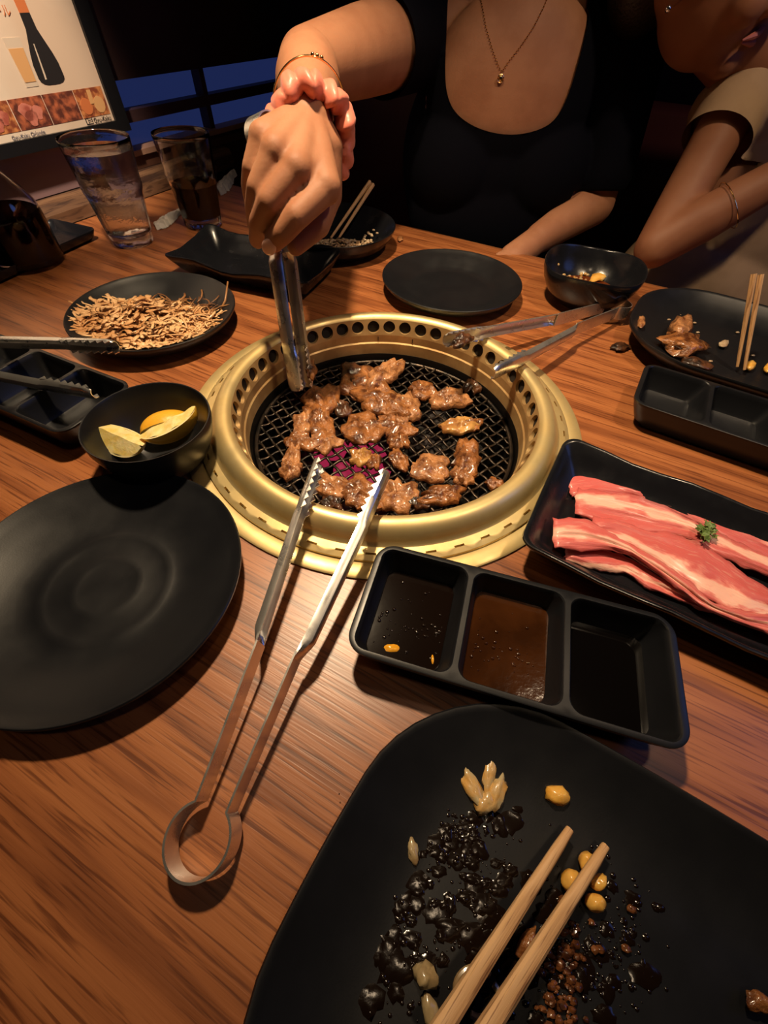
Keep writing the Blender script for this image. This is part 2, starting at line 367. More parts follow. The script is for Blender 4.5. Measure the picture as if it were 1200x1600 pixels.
# ---------------------------------------------------------------- brass grill (brazier)
gr = thing('table_grill', 'round brass charcoal grill set into the middle of the table', 'grill', (*C2, 0))
NS = 48
b = MB(); b.lathe([(.150, .0005), (.2, .0005), (.2005, .0018), (.199, .0028), (.187, .0028), (.186, .0022), (.150, .0022)], 128, cap0=False, cap1=False)
obj('flange', b, M['gold'], gr)
def holed_band(prof, hw, hh, n_hole, phase, depth_dir, sq):
    """band of NS sectors along the profile (list of (r,z)), each with one hole; hw, hh: half size in angle share and profile share"""
    mb = MB()
    L = [0]
    for a, c in zip(prof[:-1], prof[1:]): L.append(L[-1] + math.hypot(c[0] - a[0], c[1] - a[1]))
    def at(ang, s):
        s = max(0, min(1, s)) * L[-1]
        for k in range(len(L) - 1):
            if s <= L[k + 1] + 1e-9:
                t = (s - L[k]) / (L[k + 1] - L[k]); r = prof[k][0] * (1 - t) + prof[k + 1][0] * t; z = prof[k][1] * (1 - t) + prof[k + 1][1] * t
                return r * math.cos(ang), r * math.sin(ang), z, r
    da = 2 * PI / NS
    for q in range(NS):
        a0 = phase + da * q
        inn, out, dep = [], [], []
        for j in range(n_hole):
            th = 2 * PI * (j + .5) / n_hole; c, s_ = math.cos(th), math.sin(th)
            m = max(abs(c), abs(s_)); oc, os_ = c / m, s_ / m
            if sq: ic, is_ = oc, os_
            else: ic, is_ = c, s_
            x = at(a0 + da * .5 * hw * ic, .5 + .5 * hh * is_); inn.append(x[:3])
            out.append(at(a0 + da * .5 * oc, .5 + .5 * os_)[:3])
            k = 1 + depth_dir[0] / x[3]
            dep.append((x[0] * k, x[1] * k, x[2] + depth_dir[1]))
        mb.loft([out, inn, dep], False, False)
    return mb
ph0 = math.radians(-151.5)
b = holed_band([(.1860, .0050), (.1835, .0066), (.1755, .0082)], .36, .16, 20, ph0, (0, -.004), True)
b.loft([[(r * math.cos(2 * PI * j / 128), r * math.sin(2 * PI * j / 128), z) for j in range(128)] for r, z in ((.1862, .0022), (.1862, .0050))], False, False)
obj('slotted_shoulder', b, M['gold'], gr, angle=.6)
b = MB(); b.lathe([(.187, .001), (.16, .001)], 96, cap0=False, cap1=False); obj('slot_backing', b, M['pit'], gr)
b = MB()
prof = [(.1756, .0081), (.1738, .0092), (.1725, .0125), (.1705, .0165), (.1680, .0200), (.1645, .0226), (.1605, .0238), (.1570, .0234), (.1542, .0218), (.1526, .0196)]
b.lathe(prof, 128, cap0=False, cap1=False); obj('rim', b, M['gold'], gr, angle=1.2)
b = holed_band([(.1526, .0196), (.1470, .0022)], .76, .80, 20, math.radians(0.8), (.004, -.0005), False)
obj('vented_collar', b, M['gold_in'], gr, angle=.5)
b = MB(); b.lathe([(.1565, .022), (.151, -.001)], 96, cap0=False, cap1=False); obj('vent_backing', b, M['pit'], gr)
b = MB(); b.lathe([(.1470, .0022), (.1465, -.0068), (.1450, -.0082), (.1446, -.0135), (.1438, -.0215), (.1455, -.022)], 128, cap0=False, cap1=False)
obj('inner_wall', b, M['gold_in'], gr, angle=.5)
b = MB(); b.lathe([(.146, -.0205), (.1436, -.0212), (.1425, -.024), (.1405, -.034), (.1415, -.06), (.12, -.11), (.05, -.125), (.146, -.14), (.1475, -.03)], 96, cap0=False, cap1=False)
obj('fire_bowl', b, M['soot'], gr, angle=.5)
for k in range(2):
    a = math.radians(96 - 17 * k)
    b = MB(); r0 = .1463; b.box((-.0004, -.0006, -.003), (.0004, .0006, .002))
    b.v = [(r0 * math.cos(a) + x * math.sin(a), r0 * math.sin(a) + y, z - .002) for x, y, z in b.v]; obj('seam', b, M['pit'], gr, smooth=False)
# coals below the net
b = MB(); b2 = MB()
hot = P(550, 722, -.07)[:2] - C2
for i in range(95):
    a = random.uniform(0, 2 * PI); r = .125 * math.sqrt(random.random()); c = (r * math.cos(a), r * math.sin(a)); s_ = random.uniform(.010, .017); sd = random.random() * 50
    q = b2 if math.hypot(c[0] - hot[0], c[1] - hot[1]) < .046 + random.uniform(-.008, .008) else b
    q.ball((*c, -.075 - random.uniform(0, .012)), (s_, s_ * random.uniform(.6, 1), s_ * .7), 9, 6, lambda d: 1 + .35 * nz(d[0] * 2 + sd, d[1] * 2, d[2] * 2))
obj('charcoal', b, M['coal'], gr, kind='stuff', smooth=False)
obj('ember', b2, M['ember'], gr, kind='stuff', smooth=False)
# grill net
NZ = -.0300
net = thing('grill_net', 'round charred wire net lying inside the brass grill', 'grill net', (*C2, NZ))
b = MB(); pts = [(.1385 * math.cos(2 * PI * i / 96), .1385 * math.sin(2 * PI * i / 96), 0) for i in range(97)]; b.tube(pts, .0022, 8, False)
obj('net_ring', b, M['wire'], net)
PITCHW = .0118; LA = math.radians(38)
for d in (0, 1):
    for k in range(-11, 12):
        o_ = k * PITCHW + .002; hl = math.sqrt(max(0, .1385 ** 2 - o_ ** 2))
        if hl < .02: continue
        mb = MB(); n = max(6, int(hl * 2 / .0047)); rg = []
        for i in range(n + 1):
            x = -hl + 2 * hl * i / n
            zz = .0013 * math.sin(PI * (x / PITCHW + k)) * (1 if d else -1)
            a = LA + d * PI / 2; ca, sa = math.cos(a), math.sin(a)
            q = []
            for dy, dz in ((-.0016, 0), (-.0009, .0012), (.0009, .0012), (.0016, 0), (0, -.0014)):
                q.append((x * ca - (o_ + dy) * sa, x * sa + (o_ + dy) * ca, zz + dz))
            rg.append(q)
        mb.loft(rg); obj('wire', mb, M['wire'], net, angle=2)
MEATZ = NZ + .0025

# ---------------------------------------------------------------- crockery
def plate(name, label, cat, c, R, zr, m, group=None, ridges=True):
    t = thing(name, label, cat, (*c, 0), 0, group)
    b = MB(); k = R / .098
    pr = [(.0, .0048), (.012, .0047), (.020, .0050), (.0225, .0054), (.025, .0050), (.035, .0048), (.040, .0052), (.043, .0058), (.046, .0054), (.052, .0054), (.058, .0066), (.066, .0088)]
    if not ridges: pr = [(.0, .0050), (.03, .005), (.055, .0052), (.062, .0062), (.068, .0085)]
    pr = [(r * k, z) for r, z in pr]
    pr += [(.078 * k, .0095 + (zr - .0095) * .32), (.088 * k, .0095 + (zr - .0095) * .66), (.0945 * k, zr - .0016), (.0962 * k, zr - .0003), (.0972 * k, zr), (.098 * k, zr - .0008), (.0979 * k, zr - .0025)]
    pr += [(.093 * k, zr * .62), (.084 * k, zr * .33), (.074 * k, .0035), (.064 * k, .0012), (.060 * k, 0), (.056 * k, 0), (.054 * k, .0012), (.0, .0014)]
    b.lathe(pr, 96, cap0=False, cap1=False); obj('dish', b, m, t); return t
plate('dinner_plate', 'empty round matte black plate with concentric rings, at the left of the tongs', 'plate', (-.1971, .1374), .098, .022, M['black'], 'round black plates')
plate('dinner_plate', 'empty round black plate behind the grill in front of the woman in navy', 'plate', (.0779, .6317), .0983, .022, M['black'], 'round black plates', False)
plate('dinner_plate', 'round black plate piled with fried shreds behind the lemon bowl', 'plate', (-.2932, .4986), .0968, .025, M['black'], 'round black plates', False)
plate('dinner_plate', 'round black plate of leftover rice behind the hand with the tongs', 'plate', (-.104, .776), .098, .034, M['black_gloss'], 'round black plates', False)

def bowl(name, label, c, R, zr, m, wavy=0.0):
    t = thing(name, label, 'bowl', (*c, 0), 0, 'small black bowls')
    k = R / .056; h = zr / .048
    pr = [(0, .005), (.016, .0054), (.027, .008), (.037, .0145), (.045, .024), (.051, .036), (.0535, .0462), (.0546, .0478), (.0556, .048), (.056, .0468), (.0555, .040), (.052, .028), (.046, .016), (.037, .0065), (.030, .0025), (.028, 0), (.026, 0), (.0255, .0015), (0, .002)]
    b = MB(); b.lathe([(r * k, z * h) for r, z in pr], 80, cap0=False, cap1=False)
    if wavy:
        b.v = [(x, y, z + wavy * (z / zr) ** 3 * math.sin(3 * math.atan2(y, x) + 1.0)) for x, y, z in b.v]
    obj('dish', b, m, t); return t
bowl('sauce_bowl', 'small matte black bowl holding lemon wedges at the left of the grill', (-.2010, .2680), .0510, .050, M['black'])
bowl('sauce_bowl', 'small black bowl with red-brown sauce and a garlic slice at the far table edge', (.268, .628), .067, .050, M['black_gloss'], .0025)

def rrect(a, bb, r, n=10):
    pts = []
    r = min(r, a * .999, bb * .999)
    for q, (sx, sy) in enumerate(((1, 1), (-1, 1), (-1, -1), (1, -1))):
        for i in range(n + 1):
            th = PI / 2 * q + PI / 2 * i / n
            pts.append((sx * (a - r) + r * math.cos(th), sy * (bb - r) + r * math.sin(th)))
    return pts
def rrect_dense(a, bb, r, n=10, seg=10):
    p = rrect(a, bb, r, n); out = []
    for i in range(len(p)):
        q = p[(i + 1) % len(p)]; d = math.hypot(q[0] - p[i][0], q[1] - p[i][1])
        k = seg if d > max(a, bb) * .3 else 1
        for j in range(k): out.append((p[i][0] + (q[0] - p[i][0]) * j / k, p[i][1] + (q[1] - p[i][1]) * j / k))
    return out
def platter(name, label, cat, c, th, w_, h_, prof, r, m, group=None, warp=None, bow=0.0):
    """rounded rectangular dish; prof: (inset from the rim, z)"""
    t = thing(name, label, cat, (*c, 0), th, group); b = MB(); rings = []
    base = rrect_dense(1, h_ / w_, r / (w_ / 2) if w_ else .1)
    n = None
    for d, z in prof:
        a, bb = w_ / 2 - d, h_ / 2 - d
        lp = rrect_dense(w_ / 2, h_ / 2, r)
        q = []
        for x, y in lp:
            # move towards the inset rounded rectangle by scaling about the centre lines
            sx, sy = a / (w_ / 2), bb / (h_ / 2)
            kx, ky = 1 + bow * (1 - min(1, abs(y) / (h_ / 2)) ** 2), 1 + bow * (1 - min(1, abs(x) / (w_ / 2)) ** 2)
            q.append((x * sx * kx, y * sy * ky, z + (warp(x / (w_ / 2), y / (h_ / 2)) * max(0, min(1, (z - .004) / .018)) if warp else 0)))
        rings.append(q)
    b.loft(rings, True, True); obj('dish', b, m, t, angle=.9); return t
sq_prof = [(.050, .006), (.044, .0062), (.036, .0072), (.024, .0105), (.012, .0160), (.0040, .0205), (.0022, .0216), (.0008, .0218), (0, .0206), (.0006, .0185), (.010, .0115), (.022, .0045), (.032, .0010), (.036, 0)]
def corner_c(cx, cy, th, a, bb):
    return (cx + math.cos(th) * a - math.sin(th) * bb, cy + math.sin(th) * a + math.cos(th) * bb)
FP_TH = math.radians(-29)
platter('share_plate', 'large black rounded-square plate with sauce remains in front, nearest the viewer', 'plate', (.1120, -.0770), FP_TH, .288, .226, sq_prof, .075, M['black'], 'rounded-square black plates', None, .062)
RP_TH = math.radians(-30)
platter('share_plate', 'black rounded-square plate with meat scraps at the right behind the empty sauce dish', 'plate', (.4180, .4970), RP_TH, .240, .208, [(d, z * 1.33) for d, z in sq_prof], .08, M['black'], 'rounded-square black plates', None, .045)
pl_prof = [(.030, .006), (.026, .006), (.022, .0072), (.010, .0185), (.0035, .0262), (.0018, .0272), (.0004, .0268), (0, .0252), (.003, .020), (.012, .009), (.020, .0012), (.024, 0)]
wv = lambda x, y: .0016 * math.sin(x * 9 + y * 3) + .0042 * max(0, abs(x * y) - .35)
platter('serving_platter', 'glossy black rectangular platter of raw beef slices on the right', 'platter', (.2475, .1785), -.475, .262, .137, pl_prof, .012, M['black_gloss'], 'rectangular black platters', wv)
wv2 = lambda x, y: .003 * math.sin(x * 7 + y * 2 + 1) + .010 * max(0, abs(x * y) - .3)
platter('serving_platter', 'empty glossy black platter with upturned corners behind the held tongs', 'platter', (-.205, .655), -.30, .225, .118, pl_prof, .012, M['black_gloss'], 'rectangular black platters', wv2)
BT_TH = -.33; btc = corner_c(-.4825, .7542, BT_TH, -.050, -.135)
platter('condiment_tray', 'black rectangular condiment tray under the soy sauce bottle at the far left', 'tray', btc, BT_TH, .100, .27, [(.012, .004), (.009, .0042), (.004, .012), (.0015, .0152), (.0004, .0155), (0, .0145), (.003, .006), (.008, 0)], .012, M['black_gloss'])

def sauce_tray(label, c, th):
    t = thing('sauce_tray', label, 'sauce dish', (*c, 0), th, 'three-part black sauce dishes')
    W, Hh, Z = .2010, .0825, .030
    o1 = rrect_dense(W / 2, Hh / 2, .014); b = MB()
    cells = []
    cw = (W - .0065) / 3 - .0028
    for k in range(3):
        cx = (k - 1) * (W - .0052) / 3
        cells.append([(x + cx, y) for x, y in rrect(cw / 2, (Hh - .0068) / 2, .0085, 6)])
    def sc(lp, s, z, ys=None):
        return [(x * s, y * (ys or s), z) for x, y in lp]
    b.loft([sc(o1, .80, 0, .70), sc(o1, .845, .0005, .76), sc(o1, .90, .006, .84), sc(o1, .965, .020, .945), sc(o1, .992, .0268, .985), sc(o1, 1.0, .0286), sc(o1, .9985, .0298), sc(o1, .990, .0302, .978)], True, False)
    inner = [(x * .990, y * .978) for x, y in o1]
    cc = []
    for k, cl in enumerate(cells):
        mx = sum(p[0] for p in cl) / len(cl); cc.append((mx, 0))
    vs, fs = fill_with_holes(inner, cells, .0302); b.add(vs, fs)
    for (mx, my), cl in zip(cc, cells):
        rg = []
        for s, sy, z in ((1, 1, .0302), (.975, .985, .0294), (.94, .965, .025), (.80, .87, .0095), (.74, .82, .0065), (.66, .74, .0055)):
            rg.append([(mx + (x - mx) * s, y * sy, z) for x, y in cl])
        b.loft(rg, False, True)
    obj('dish', b, M['black'], t, angle=.55)
    return t, cells, cc
FT = ((.0866, .1079), -.2399)
ft, cells, cc = sauce_tray('three-part black sauce dish filled with sauces in front of the grill', *FT)
sauce_tray('empty three-part black sauce dish at right beside the plate of meat scraps', (.348, .344), -.49)
sauce_tray('used three-part black sauce dish at the left under the resting tongs', (-.357, .341), -.405)
def to_w(c, th, x, y): return c[0] + math.cos(th) * x - math.sin(th) * y, c[1] + math.sin(th) * x + math.cos(th) * y
def sauce(k, z, s, sy, m, name, label, blobs):
    mx = cc[k][0]; lp = [to_w(*FT, mx + (x - mx) * s, y * sy) for x, y in cells[k]]
    ct = to_w(*FT, mx, 0)
    t = thing(name, label, 'sauce', (*ct, 0.0058), 0, 'sauces in the front dish')
    b = MB(); b.loft([[(x, y, .0060) for x, y in [(ct[0] + (p[0] - ct[0]) * .88, ct[1] + (p[1] - ct[1]) * .88) for p in lp]], [(x, y, z - .0004) for x, y in lp], [(ct[0] + (x - ct[0]) * .985, ct[1] + (y - ct[1]) * .985, z) for x, y in lp]])
    obj('liquid', b, m, t, world=True, angle=.5)
    if blobs:
        q = MB()
        for i in range(blobs):
            x = mx + random.uniform(-.022, .022); y = random.uniform(-.026, .026)
            if i % 3: y = -abs(y) * random.uniform(.3, 1)
            wx, wy = to_w(*FT, x, y); r = random.choice((.0006, .0008, .001, .0014)); q.ball((wx, wy, z), (r, r, r * .7), 8, 5)
        obj('bubbles', q, M['sauce_brown'] if k == 1 else M['smear'], t, world=True, kind='stuff')
    return t
s0 = sauce(0, .0105, .80, .855, M['sauce_dark'], 'soy_sauce', 'dark sauce with sesame bubbles in the left compartment of the front dish', 60)
s1 = sauce(1, .0130, .835, .885, M['sauce_brown'], 'miso_sauce', 'brown sauce in the middle compartment of the front dish', 45)
s2 = sauce(2, .0085, .785, .855, M['sauce_black'], 'soy_sauce', 'still black soy sauce in the right compartment of the front dish', 0)
q = MB(); c = P(612, 1012, .011); rg = []
q.ball((c[0], c[1], .0106), (.0052, .0026, .0012), 14, 6, lambda d: 1 + .35 * nz(d[0] * 3, d[1] * 3)); obj('chili_oil_drop', q, mat('chili_oil', (.75, .34, .02), .1, coat=.5), s0, world=True)
q = MB(); c = P(676, 1030, .011); q.ball((c[0], c[1], .0106), (.0010, .0032, .0010), 10, 6); obj('chili_oil_drop', q, D.materials['chili_oil'], s0, world=True)

# ---------------------------------------------------------------- tongs
def tongs(label, end, tip, up, gap_tip, gap_pinch=.024, loop=.0165, width=.015, L=None, squeeze=None):
    """end: middle of the loop end, tip: middle between the tips, up: direction of the strip width"""
    end, tip, up = (np.array(a, float) for a in (end, tip, up))
    X = tip - end; L = np.linalg.norm(X); X = X / L
    Z = up - X * (up @ X); Z /= np.linalg.norm(Z); Y = np.cross(Z, X)
    base = end
    t = thing('grill_tongs', label, 'tongs', base, 0, 'steel grill tongs')
    tr = lambda x, y, z: base + X * x + Y * y + Z * z
    xp = .118 * L / .27                                  # pinch
    def half(x):                                         # half opening along the arm
        if x < 2 * loop * .92:
            k = (x - loop) / loop; return loop * math.sqrt(max(0, 1 - k * k))
        x0 = 2 * loop * .92; y0 = loop * math.sqrt(max(0, 1 - .84 ** 2))
        x1 = x0 + .012; y1 = gap_pinch / 2 * .72
        if x < x1: s = (x - x0) / (x1 - x0); s = s * s * (3 - 2 * s); return y0 + (y1 - y0) * s
        if x < xp: s = (x - x1) / (xp - x1); return y1 + (gap_pinch / 2 - y1) * s
        s = (x - xp) / (L - xp); return gap_pinch / 2 + (gap_tip / 2 - gap_pinch / 2) * s
    # spring strip: one bent band from pinch to pinch
    xs = [0] + [loop * (1 - math.cos(PI * i / 20)) for i in range(1, 20) if loop * (1 - math.cos(PI * i / 20)) < 2 * loop * .92]
    x = 2 * loop * .92
    while x < xp: xs.append(x); x += .004
    xs.append(xp)
    path = [(x, half(x)) for x in reversed(xs)] + [(x, -half(x)) for x in xs[1:]]
    b = MB(); rings = []; th = .0006
    for i, (x, y) in enumerate(path):
        a = path[max(i - 1, 0)]; c = path[min(i + 1, len(path) - 1)]; tx, ty = c[0] - a[0], c[1] - a[1]; l_ = math.hypot(tx, ty) + 1e-9
        nx, ny = -ty / l_, tx / l_; w2 = width / 2
        rings.append([tr(x + nx * th, y + ny * th, -w2), tr(x + nx * th, y + ny * th, w2), tr(x - nx * th, y - ny * th, w2), tr(x - nx * th, y - ny * th, -w2)])
    b.loft(rings); obj('spring_handle', b, M['steel'], t, world=True, angle=.6)
    # two channel arms with scalloped tips
    for s in (1, -1):
        b = MB(); rings = []; n = 46; xt = L * .80
        for i in range(n + 1):
            x = xp - .004 + (L - xp + .004) * i / n; y = s * half(max(x, xp))
            k = min(1, (x - xp + .004) / .012); dep = .0060 * k + .0006
            w2 = width / 2 * (1 - .18 * k)
            if x > xt:
                q = (x - xt) / (L - xt); w2 *= 1 + .30 * min(1, q * 4); dep = .0060 - .002 * q
                if q > .92: w2 *= 1 - (q - .92) * 4.5
            o = s * dep
            # U section open to the inside, bulging outwards
            sec = [(0, -w2), (.4 * o, -w2 * .97), (.85 * o, -w2 * .72), (o, -w2 * .3), (o, w2 * .3), (.85 * o, w2 * .72), (.4 * o, w2 * .97), (0, w2)]
            th = s * .0007
            sec2 = [(a_ - th if 0 < j < 7 else a_, c_ * (.90 if 0 < j < 7 else .93)) for j, (a_, c_) in enumerate(sec)]
            rings.append([tr(x, y + a_, c_) for a_, c_ in sec] + [tr(x, y + a_, c_) for a_, c_ in reversed(sec2)])
        b.loft(rings); arm = obj('arm', b, M['steel'], t, world=True, angle=.6)
        b = MB(); nt = 7
        for e in (1, -1):
            for k in range(nt):
                x0 = xt + .003 + (L - xt - .004) * k / nt; x1 = xt + .003 + (L - xt - .004) * (k + 1) / nt; xm = (x0 + x1) / 2
                y0 = s * half(xm); w2 = width / 2 * 1.02; d = -s * .0030
                b.add([tr(x0, y0, e * w2), tr(x1, y0, e * w2), tr(xm, y0 + d, e * w2), tr(x0, y0, e * (w2 - .0009)), tr(x1, y0, e * (w2 - .0009)), tr(xm, y0 + d, e * (w2 - .0009))],
                      [(0, 1, 2), (5, 4, 3), (0, 3, 4, 1), (1, 4, 5, 2), (2, 5, 3, 0)])
        obj('teeth', b, M['steel'], arm, world=True, smooth=False)
    return t
tn_end = P(292, 1374, .010); tn_tip = (P(498, 724, .040) + P(603, 737, .040)) / 2
ax = tn_tip - tn_end
tongs('steel tongs lying on the table in front with tips over the grill rim', tn_end, tn_tip, (-.1, -.12, 1), np.linalg.norm(P(498, 724, .040) - P(603, 737, .040)), .026)
te = P(974, 478, .014); tt = (P(695, 532, .036) + P(770, 583, .036)) / 2
tongs('steel tongs resting on the right back rim of the grill', te, tt, (0, 0, 1), np.linalg.norm(P(695, 532, .036) - P(770, 583, .036)), .028, width=.016)
lt = (P(186, 552, .052) + P(143, 603, .045)) / 2
tongs('dim steel tongs lying across the left sauce dish, handle out of view', lt + np.array([-.27, .035, -.01]), lt, (0, -.35, 1), np.linalg.norm(P(186, 552, .05) - P(143, 603, .05)), .026)
HT_E = PY(409, 178, .500); HT_T = (P(452, 606, -.012) + P(490, 610, -.012)) / 2
tongs('steel tongs held upright in the hand, pinching meat on the net', HT_E, HT_T, (.76, -.65, 0), .0150, .0150, .0135, .0205)

# ---------------------------------------------------------------- chopsticks
def stick(name, label, a, bq, r0, r1, group):
    a, bq = np.array(a, float), np.array(bq, float); n = 10
    L = np.linalg.norm(bq - a)
    t = thing(name, label, 'chopstick', a, 0, group)
    ang = math.atan2(bq[1] - a[1], bq[0] - a[0]); el = math.asin((bq[2] - a[2]) / L)
    b = MB(); rg = []
    for i in range(n + 1):
        s = i / n; r = r0 + (r1 - r0) * s
        if i == 0: r *= .86
        sq = .55 + .35 * s
        q = []
        for j in range(12):
            th = 2 * PI * j / 12; c, s_ = math.cos(th), math.sin(th); m = max(abs(c), abs(s_)); k = (1 - sq) + sq / m * .93
            q.append((L * s, r * c * k, r * s_ * k))
        rg.append(q)
    b.loft(rg); o = obj('stick', b, M['chop'], t); o.rotation_euler = (0, -el, ang)
    return t
stick('chopstick', 'pale bamboo chopstick on the front plate, the left one of that pair', P(890, 1296, .0145), P(668, 1640, .030), .0024, .0040, 'chopsticks on the front plate')
stick('chopstick', 'pale bamboo chopstick on the front plate, the right one over corn kernels', P(946, 1322, .0150), P(740, 1640, .030), .0024, .0040, 'chopsticks on the front plate')
stick('chopstick', 'bamboo chopstick leaning from the rice plate, left one of the crossed pair', P(517, 372, .014), PY(578, 284, .865), .0018, .0030, 'chopsticks on the rice plate')
stick('chopstick', 'bamboo chopstick leaning from the rice plate, right one of the crossed pair', P(530, 371, .014), PY(583, 288, .855), .0018, .0030, 'chopsticks on the rice plate')
stick('chopstick', 'bamboo chopstick standing in the right back plate, the left of the two', P(1152, 573, .014), PY(1178, 428, .50), .0016, .0027, 'chopsticks on the right back plate')
stick('chopstick', 'bamboo chopstick standing in the right back plate, the right of the two', P(1163, 578, .014), PY(1189, 429, .50), .0016, .0027, 'chopsticks on the right back plate')

# ---------------------------------------------------------------- grilled meat on the net
def meat(px, py, rx, ry, ang, label, m='meat', name='beef_piece', z=MEATZ, thick=.0042, seed=None, lift=0, group='pieces of beef on the grill net', rough=.55, sub_=30):
    """crumpled slab of meat; rx, ry half sizes in photo pixels turned by ang degrees"""
    sd = seed if seed is not None else random.random() * 90
    a = math.radians(ang); z += lift
    c = P(px, py, z)
    ex = P(px + rx * math.cos(a), py + rx * math.sin(a), z) - c
    ey = P(px - ry * math.sin(a), py + ry * math.cos(a), z) - c
    b = MB(); n, k = sub_, 7; top, bot = [], []
    sz = (np.linalg.norm(ex) + np.linalg.norm(ey)) / 2
    for i in range(k + 1):
        rr = i / k
        for j in range(n):
            th = 2 * PI * j / n
            e = 1 + rough * nz(math.cos(th) * 1.4 + sd, math.sin(th) * 1.4, 3) + rough * .5 * nz(math.cos(th) * 3.5 + sd, math.sin(th) * 3.5, 7)
            x, y = math.cos(th) * rr * e, math.sin(th) * rr * e
            p = c + ex * x + ey * y
            f1 = nz(x * 1.7 + sd, y * 1.7, 1); f2 = 1 - abs(nz(x * 3.3, y * 3.3 + sd, 5)) * 2
            hgt = thick * (.9 + 1.5 * f1 + .75 * f2) * (1 - rr ** 4 * .55) + .0012
            cur = .0035 * max(0, nz(math.cos(th) * 1.2, math.sin(th) * 1.2 + sd, 9)) * rr ** 3
            top.append((p[0], p[1], z + max(.0016, hgt) + cur)); bot.append((p[0], p[1], z + cur * .8 + .0003 * (1 - rr)))
    vs = top + bot; fs = []; N = n * (k + 1)
    for i in range(k):
        for j in range(n):
            q = (j + 1) % n
            fs.append((i * n + j, (i + 1) * n + j, (i + 1) * n + q, i * n + q)); fs.append((N + i * n + j, N + i * n + q, N + (i + 1) * n + q, N + (i + 1) * n + j))
    for j in range(n):
        q = (j + 1) % n; fs.append((k * n + j, N + k * n + j, N + k * n + q, k * n + q))
    b.add(vs, fs)
    loc = (c[0], c[1], z)
    return single(name, label, 'meat', b, M[m], loc, group, angle=1.4)
ML = [
 (575, 606, 34, 22, 10, 'large glazed beef fold topping the pile at the back of the net', 'meat', .006, 0),
 (601, 588, 26, 12, -28, 'pointed beef flap sticking up right from the back pile', 'meat2', .006, .004),
 (597, 632, 36, 18, 12, 'broad shiny beef slice at the front of the back pile', 'meat', .006, .003),
 (633, 640, 22, 22, 60, 'wrinkled beef strip hanging off the right of the back pile', 'meat2', .005, 0),
 (556, 588, 18, 14, 20, 'dark-edged beef scrap at the left back of the pile', 'char', .004, 0),
 (503, 628, 24, 22, -20, 'curled beef piece under the tips of the held tongs', 'meat', .006, 0),
 (500, 661, 18, 28, -25, 'dark red-brown beef strip below the held tongs', 'meat', .005, 0),
 (472, 664, 13, 16, 20, 'small brown beef bit left below the held tongs', 'meat2', .004, 0),
 (569, 671, 30, 20, -12, 'square glazed beef slice in the middle of the net', 'meat', .005, 0),
 (617, 668, 26, 13, 5, 'thin dark beef strip just right of the middle slice', 'meat', .004, 0),
 (623, 692, 14, 12, 10, 'reddish small beef bit right of the middle', 'meat', .004, 0),
 (468, 692, 20, 11, 0, 'browned beef strip at the left of the net above the curled end', 'meat', .004, 0),
 (459, 712, 10, 26, 18, 'curved beef strip reaching down at the left of the net', 'meat2', .004, 0),
 (455, 736, 17, 11, -5, 'rounded pinkish beef end, leftmost on the net', 'meat2', .005, 0),
 (508, 693, 20, 13, -10, 'grey-brown beef piece just above the left tip of the front tongs', 'meat2', .004, 0),
 (563, 716, 17, 10, -8, 'golden fatty beef piece in the centre of the net', 'meat3', .004, 0),
 (585, 724, 9, 12, 10, 'tiny reddish beef scrap beside the golden centre piece', 'meat', .003, 0),
 (623, 719, 10, 17, -30, 'narrow red-brown beef scrap right of the right tong tip', 'meat', .003, 0),
 (672, 735, 28, 17, 18, 'flat square beef slice with grainy top at the right front', 'meat2', .0045, 0),
 (515, 761, 28, 17, 12, 'pinkish beef piece left of the front tongs tip at the front rim', 'meat2', .005, 0),
 (563, 775, 26, 22, 20, 'wrinkled beef slice between the arms of the front tongs', 'meat', .005, 0),
 (618, 777, 26, 23, -15, 'broad beef slice right of the front tongs by the front rim', 'meat2', .005, 0),
 (690, 775, 32, 13, -8, 'reddish glazed beef strip at the right front rim', 'meat', .0045, 0),
 (727, 718, 20, 24, 5, 'thick crumbly beef piece at the right of the net', 'meat', .006, 0),
 (722, 745, 15, 14, 0, 'brown beef bit below the thick right piece', 'meat2', .004, 0),
 (718, 667, 22, 10, -6, 'golden-brown fatty beef piece at the right back', 'meat3', .004, 0),
 (738, 665, 13, 8, -5, 'small brown beef tail beside the golden right back piece', 'meat', .003, 0),
 (700, 627, 25, 13, -6, 'rounded pale beef piece at the right back of the net', 'meat2', .006, 0),
 (660, 612, 17, 11, 10, 'small browned beef bit left of the rounded pale piece', 'meat', .004, 0),
 (737, 607, 13, 10, -15, 'dark beef scrap at the far right back edge of the net', 'char', .004, 0),
 (520, 789, 15, 9, 10, 'charred black scrap at the left front edge of the net', 'char', .003, 0),
 (655, 788, 14, 8, 0, 'small dark beef bit at the front edge of the net', 'char', .003, 0),
 (772, 758, 12, 7, 0, 'tiny brown beef crumb at the right edge of the net', 'meat', .003, 0),
 (536, 640, 12, 9, 30, 'small dark beef scrap left of the back pile', 'char', .003, 0),
]
for (x, y, rx, ry, a, lb, m, th, lf) in ML: meat(x, y, rx * 1.18, ry * 1.18, a, lb, m, thick=th * .95, lift=lf)
meat(487, 580, 8, 13, 0, 'beef scrap caught between the tips of the held tongs', 'meat', z=.004, thick=.004, group=None)
meat(722, 536, 16, 8, -8, 'charred meat scrap stuck in the tip of the back tongs', 'char', z=.036, thick=.003, group=None)

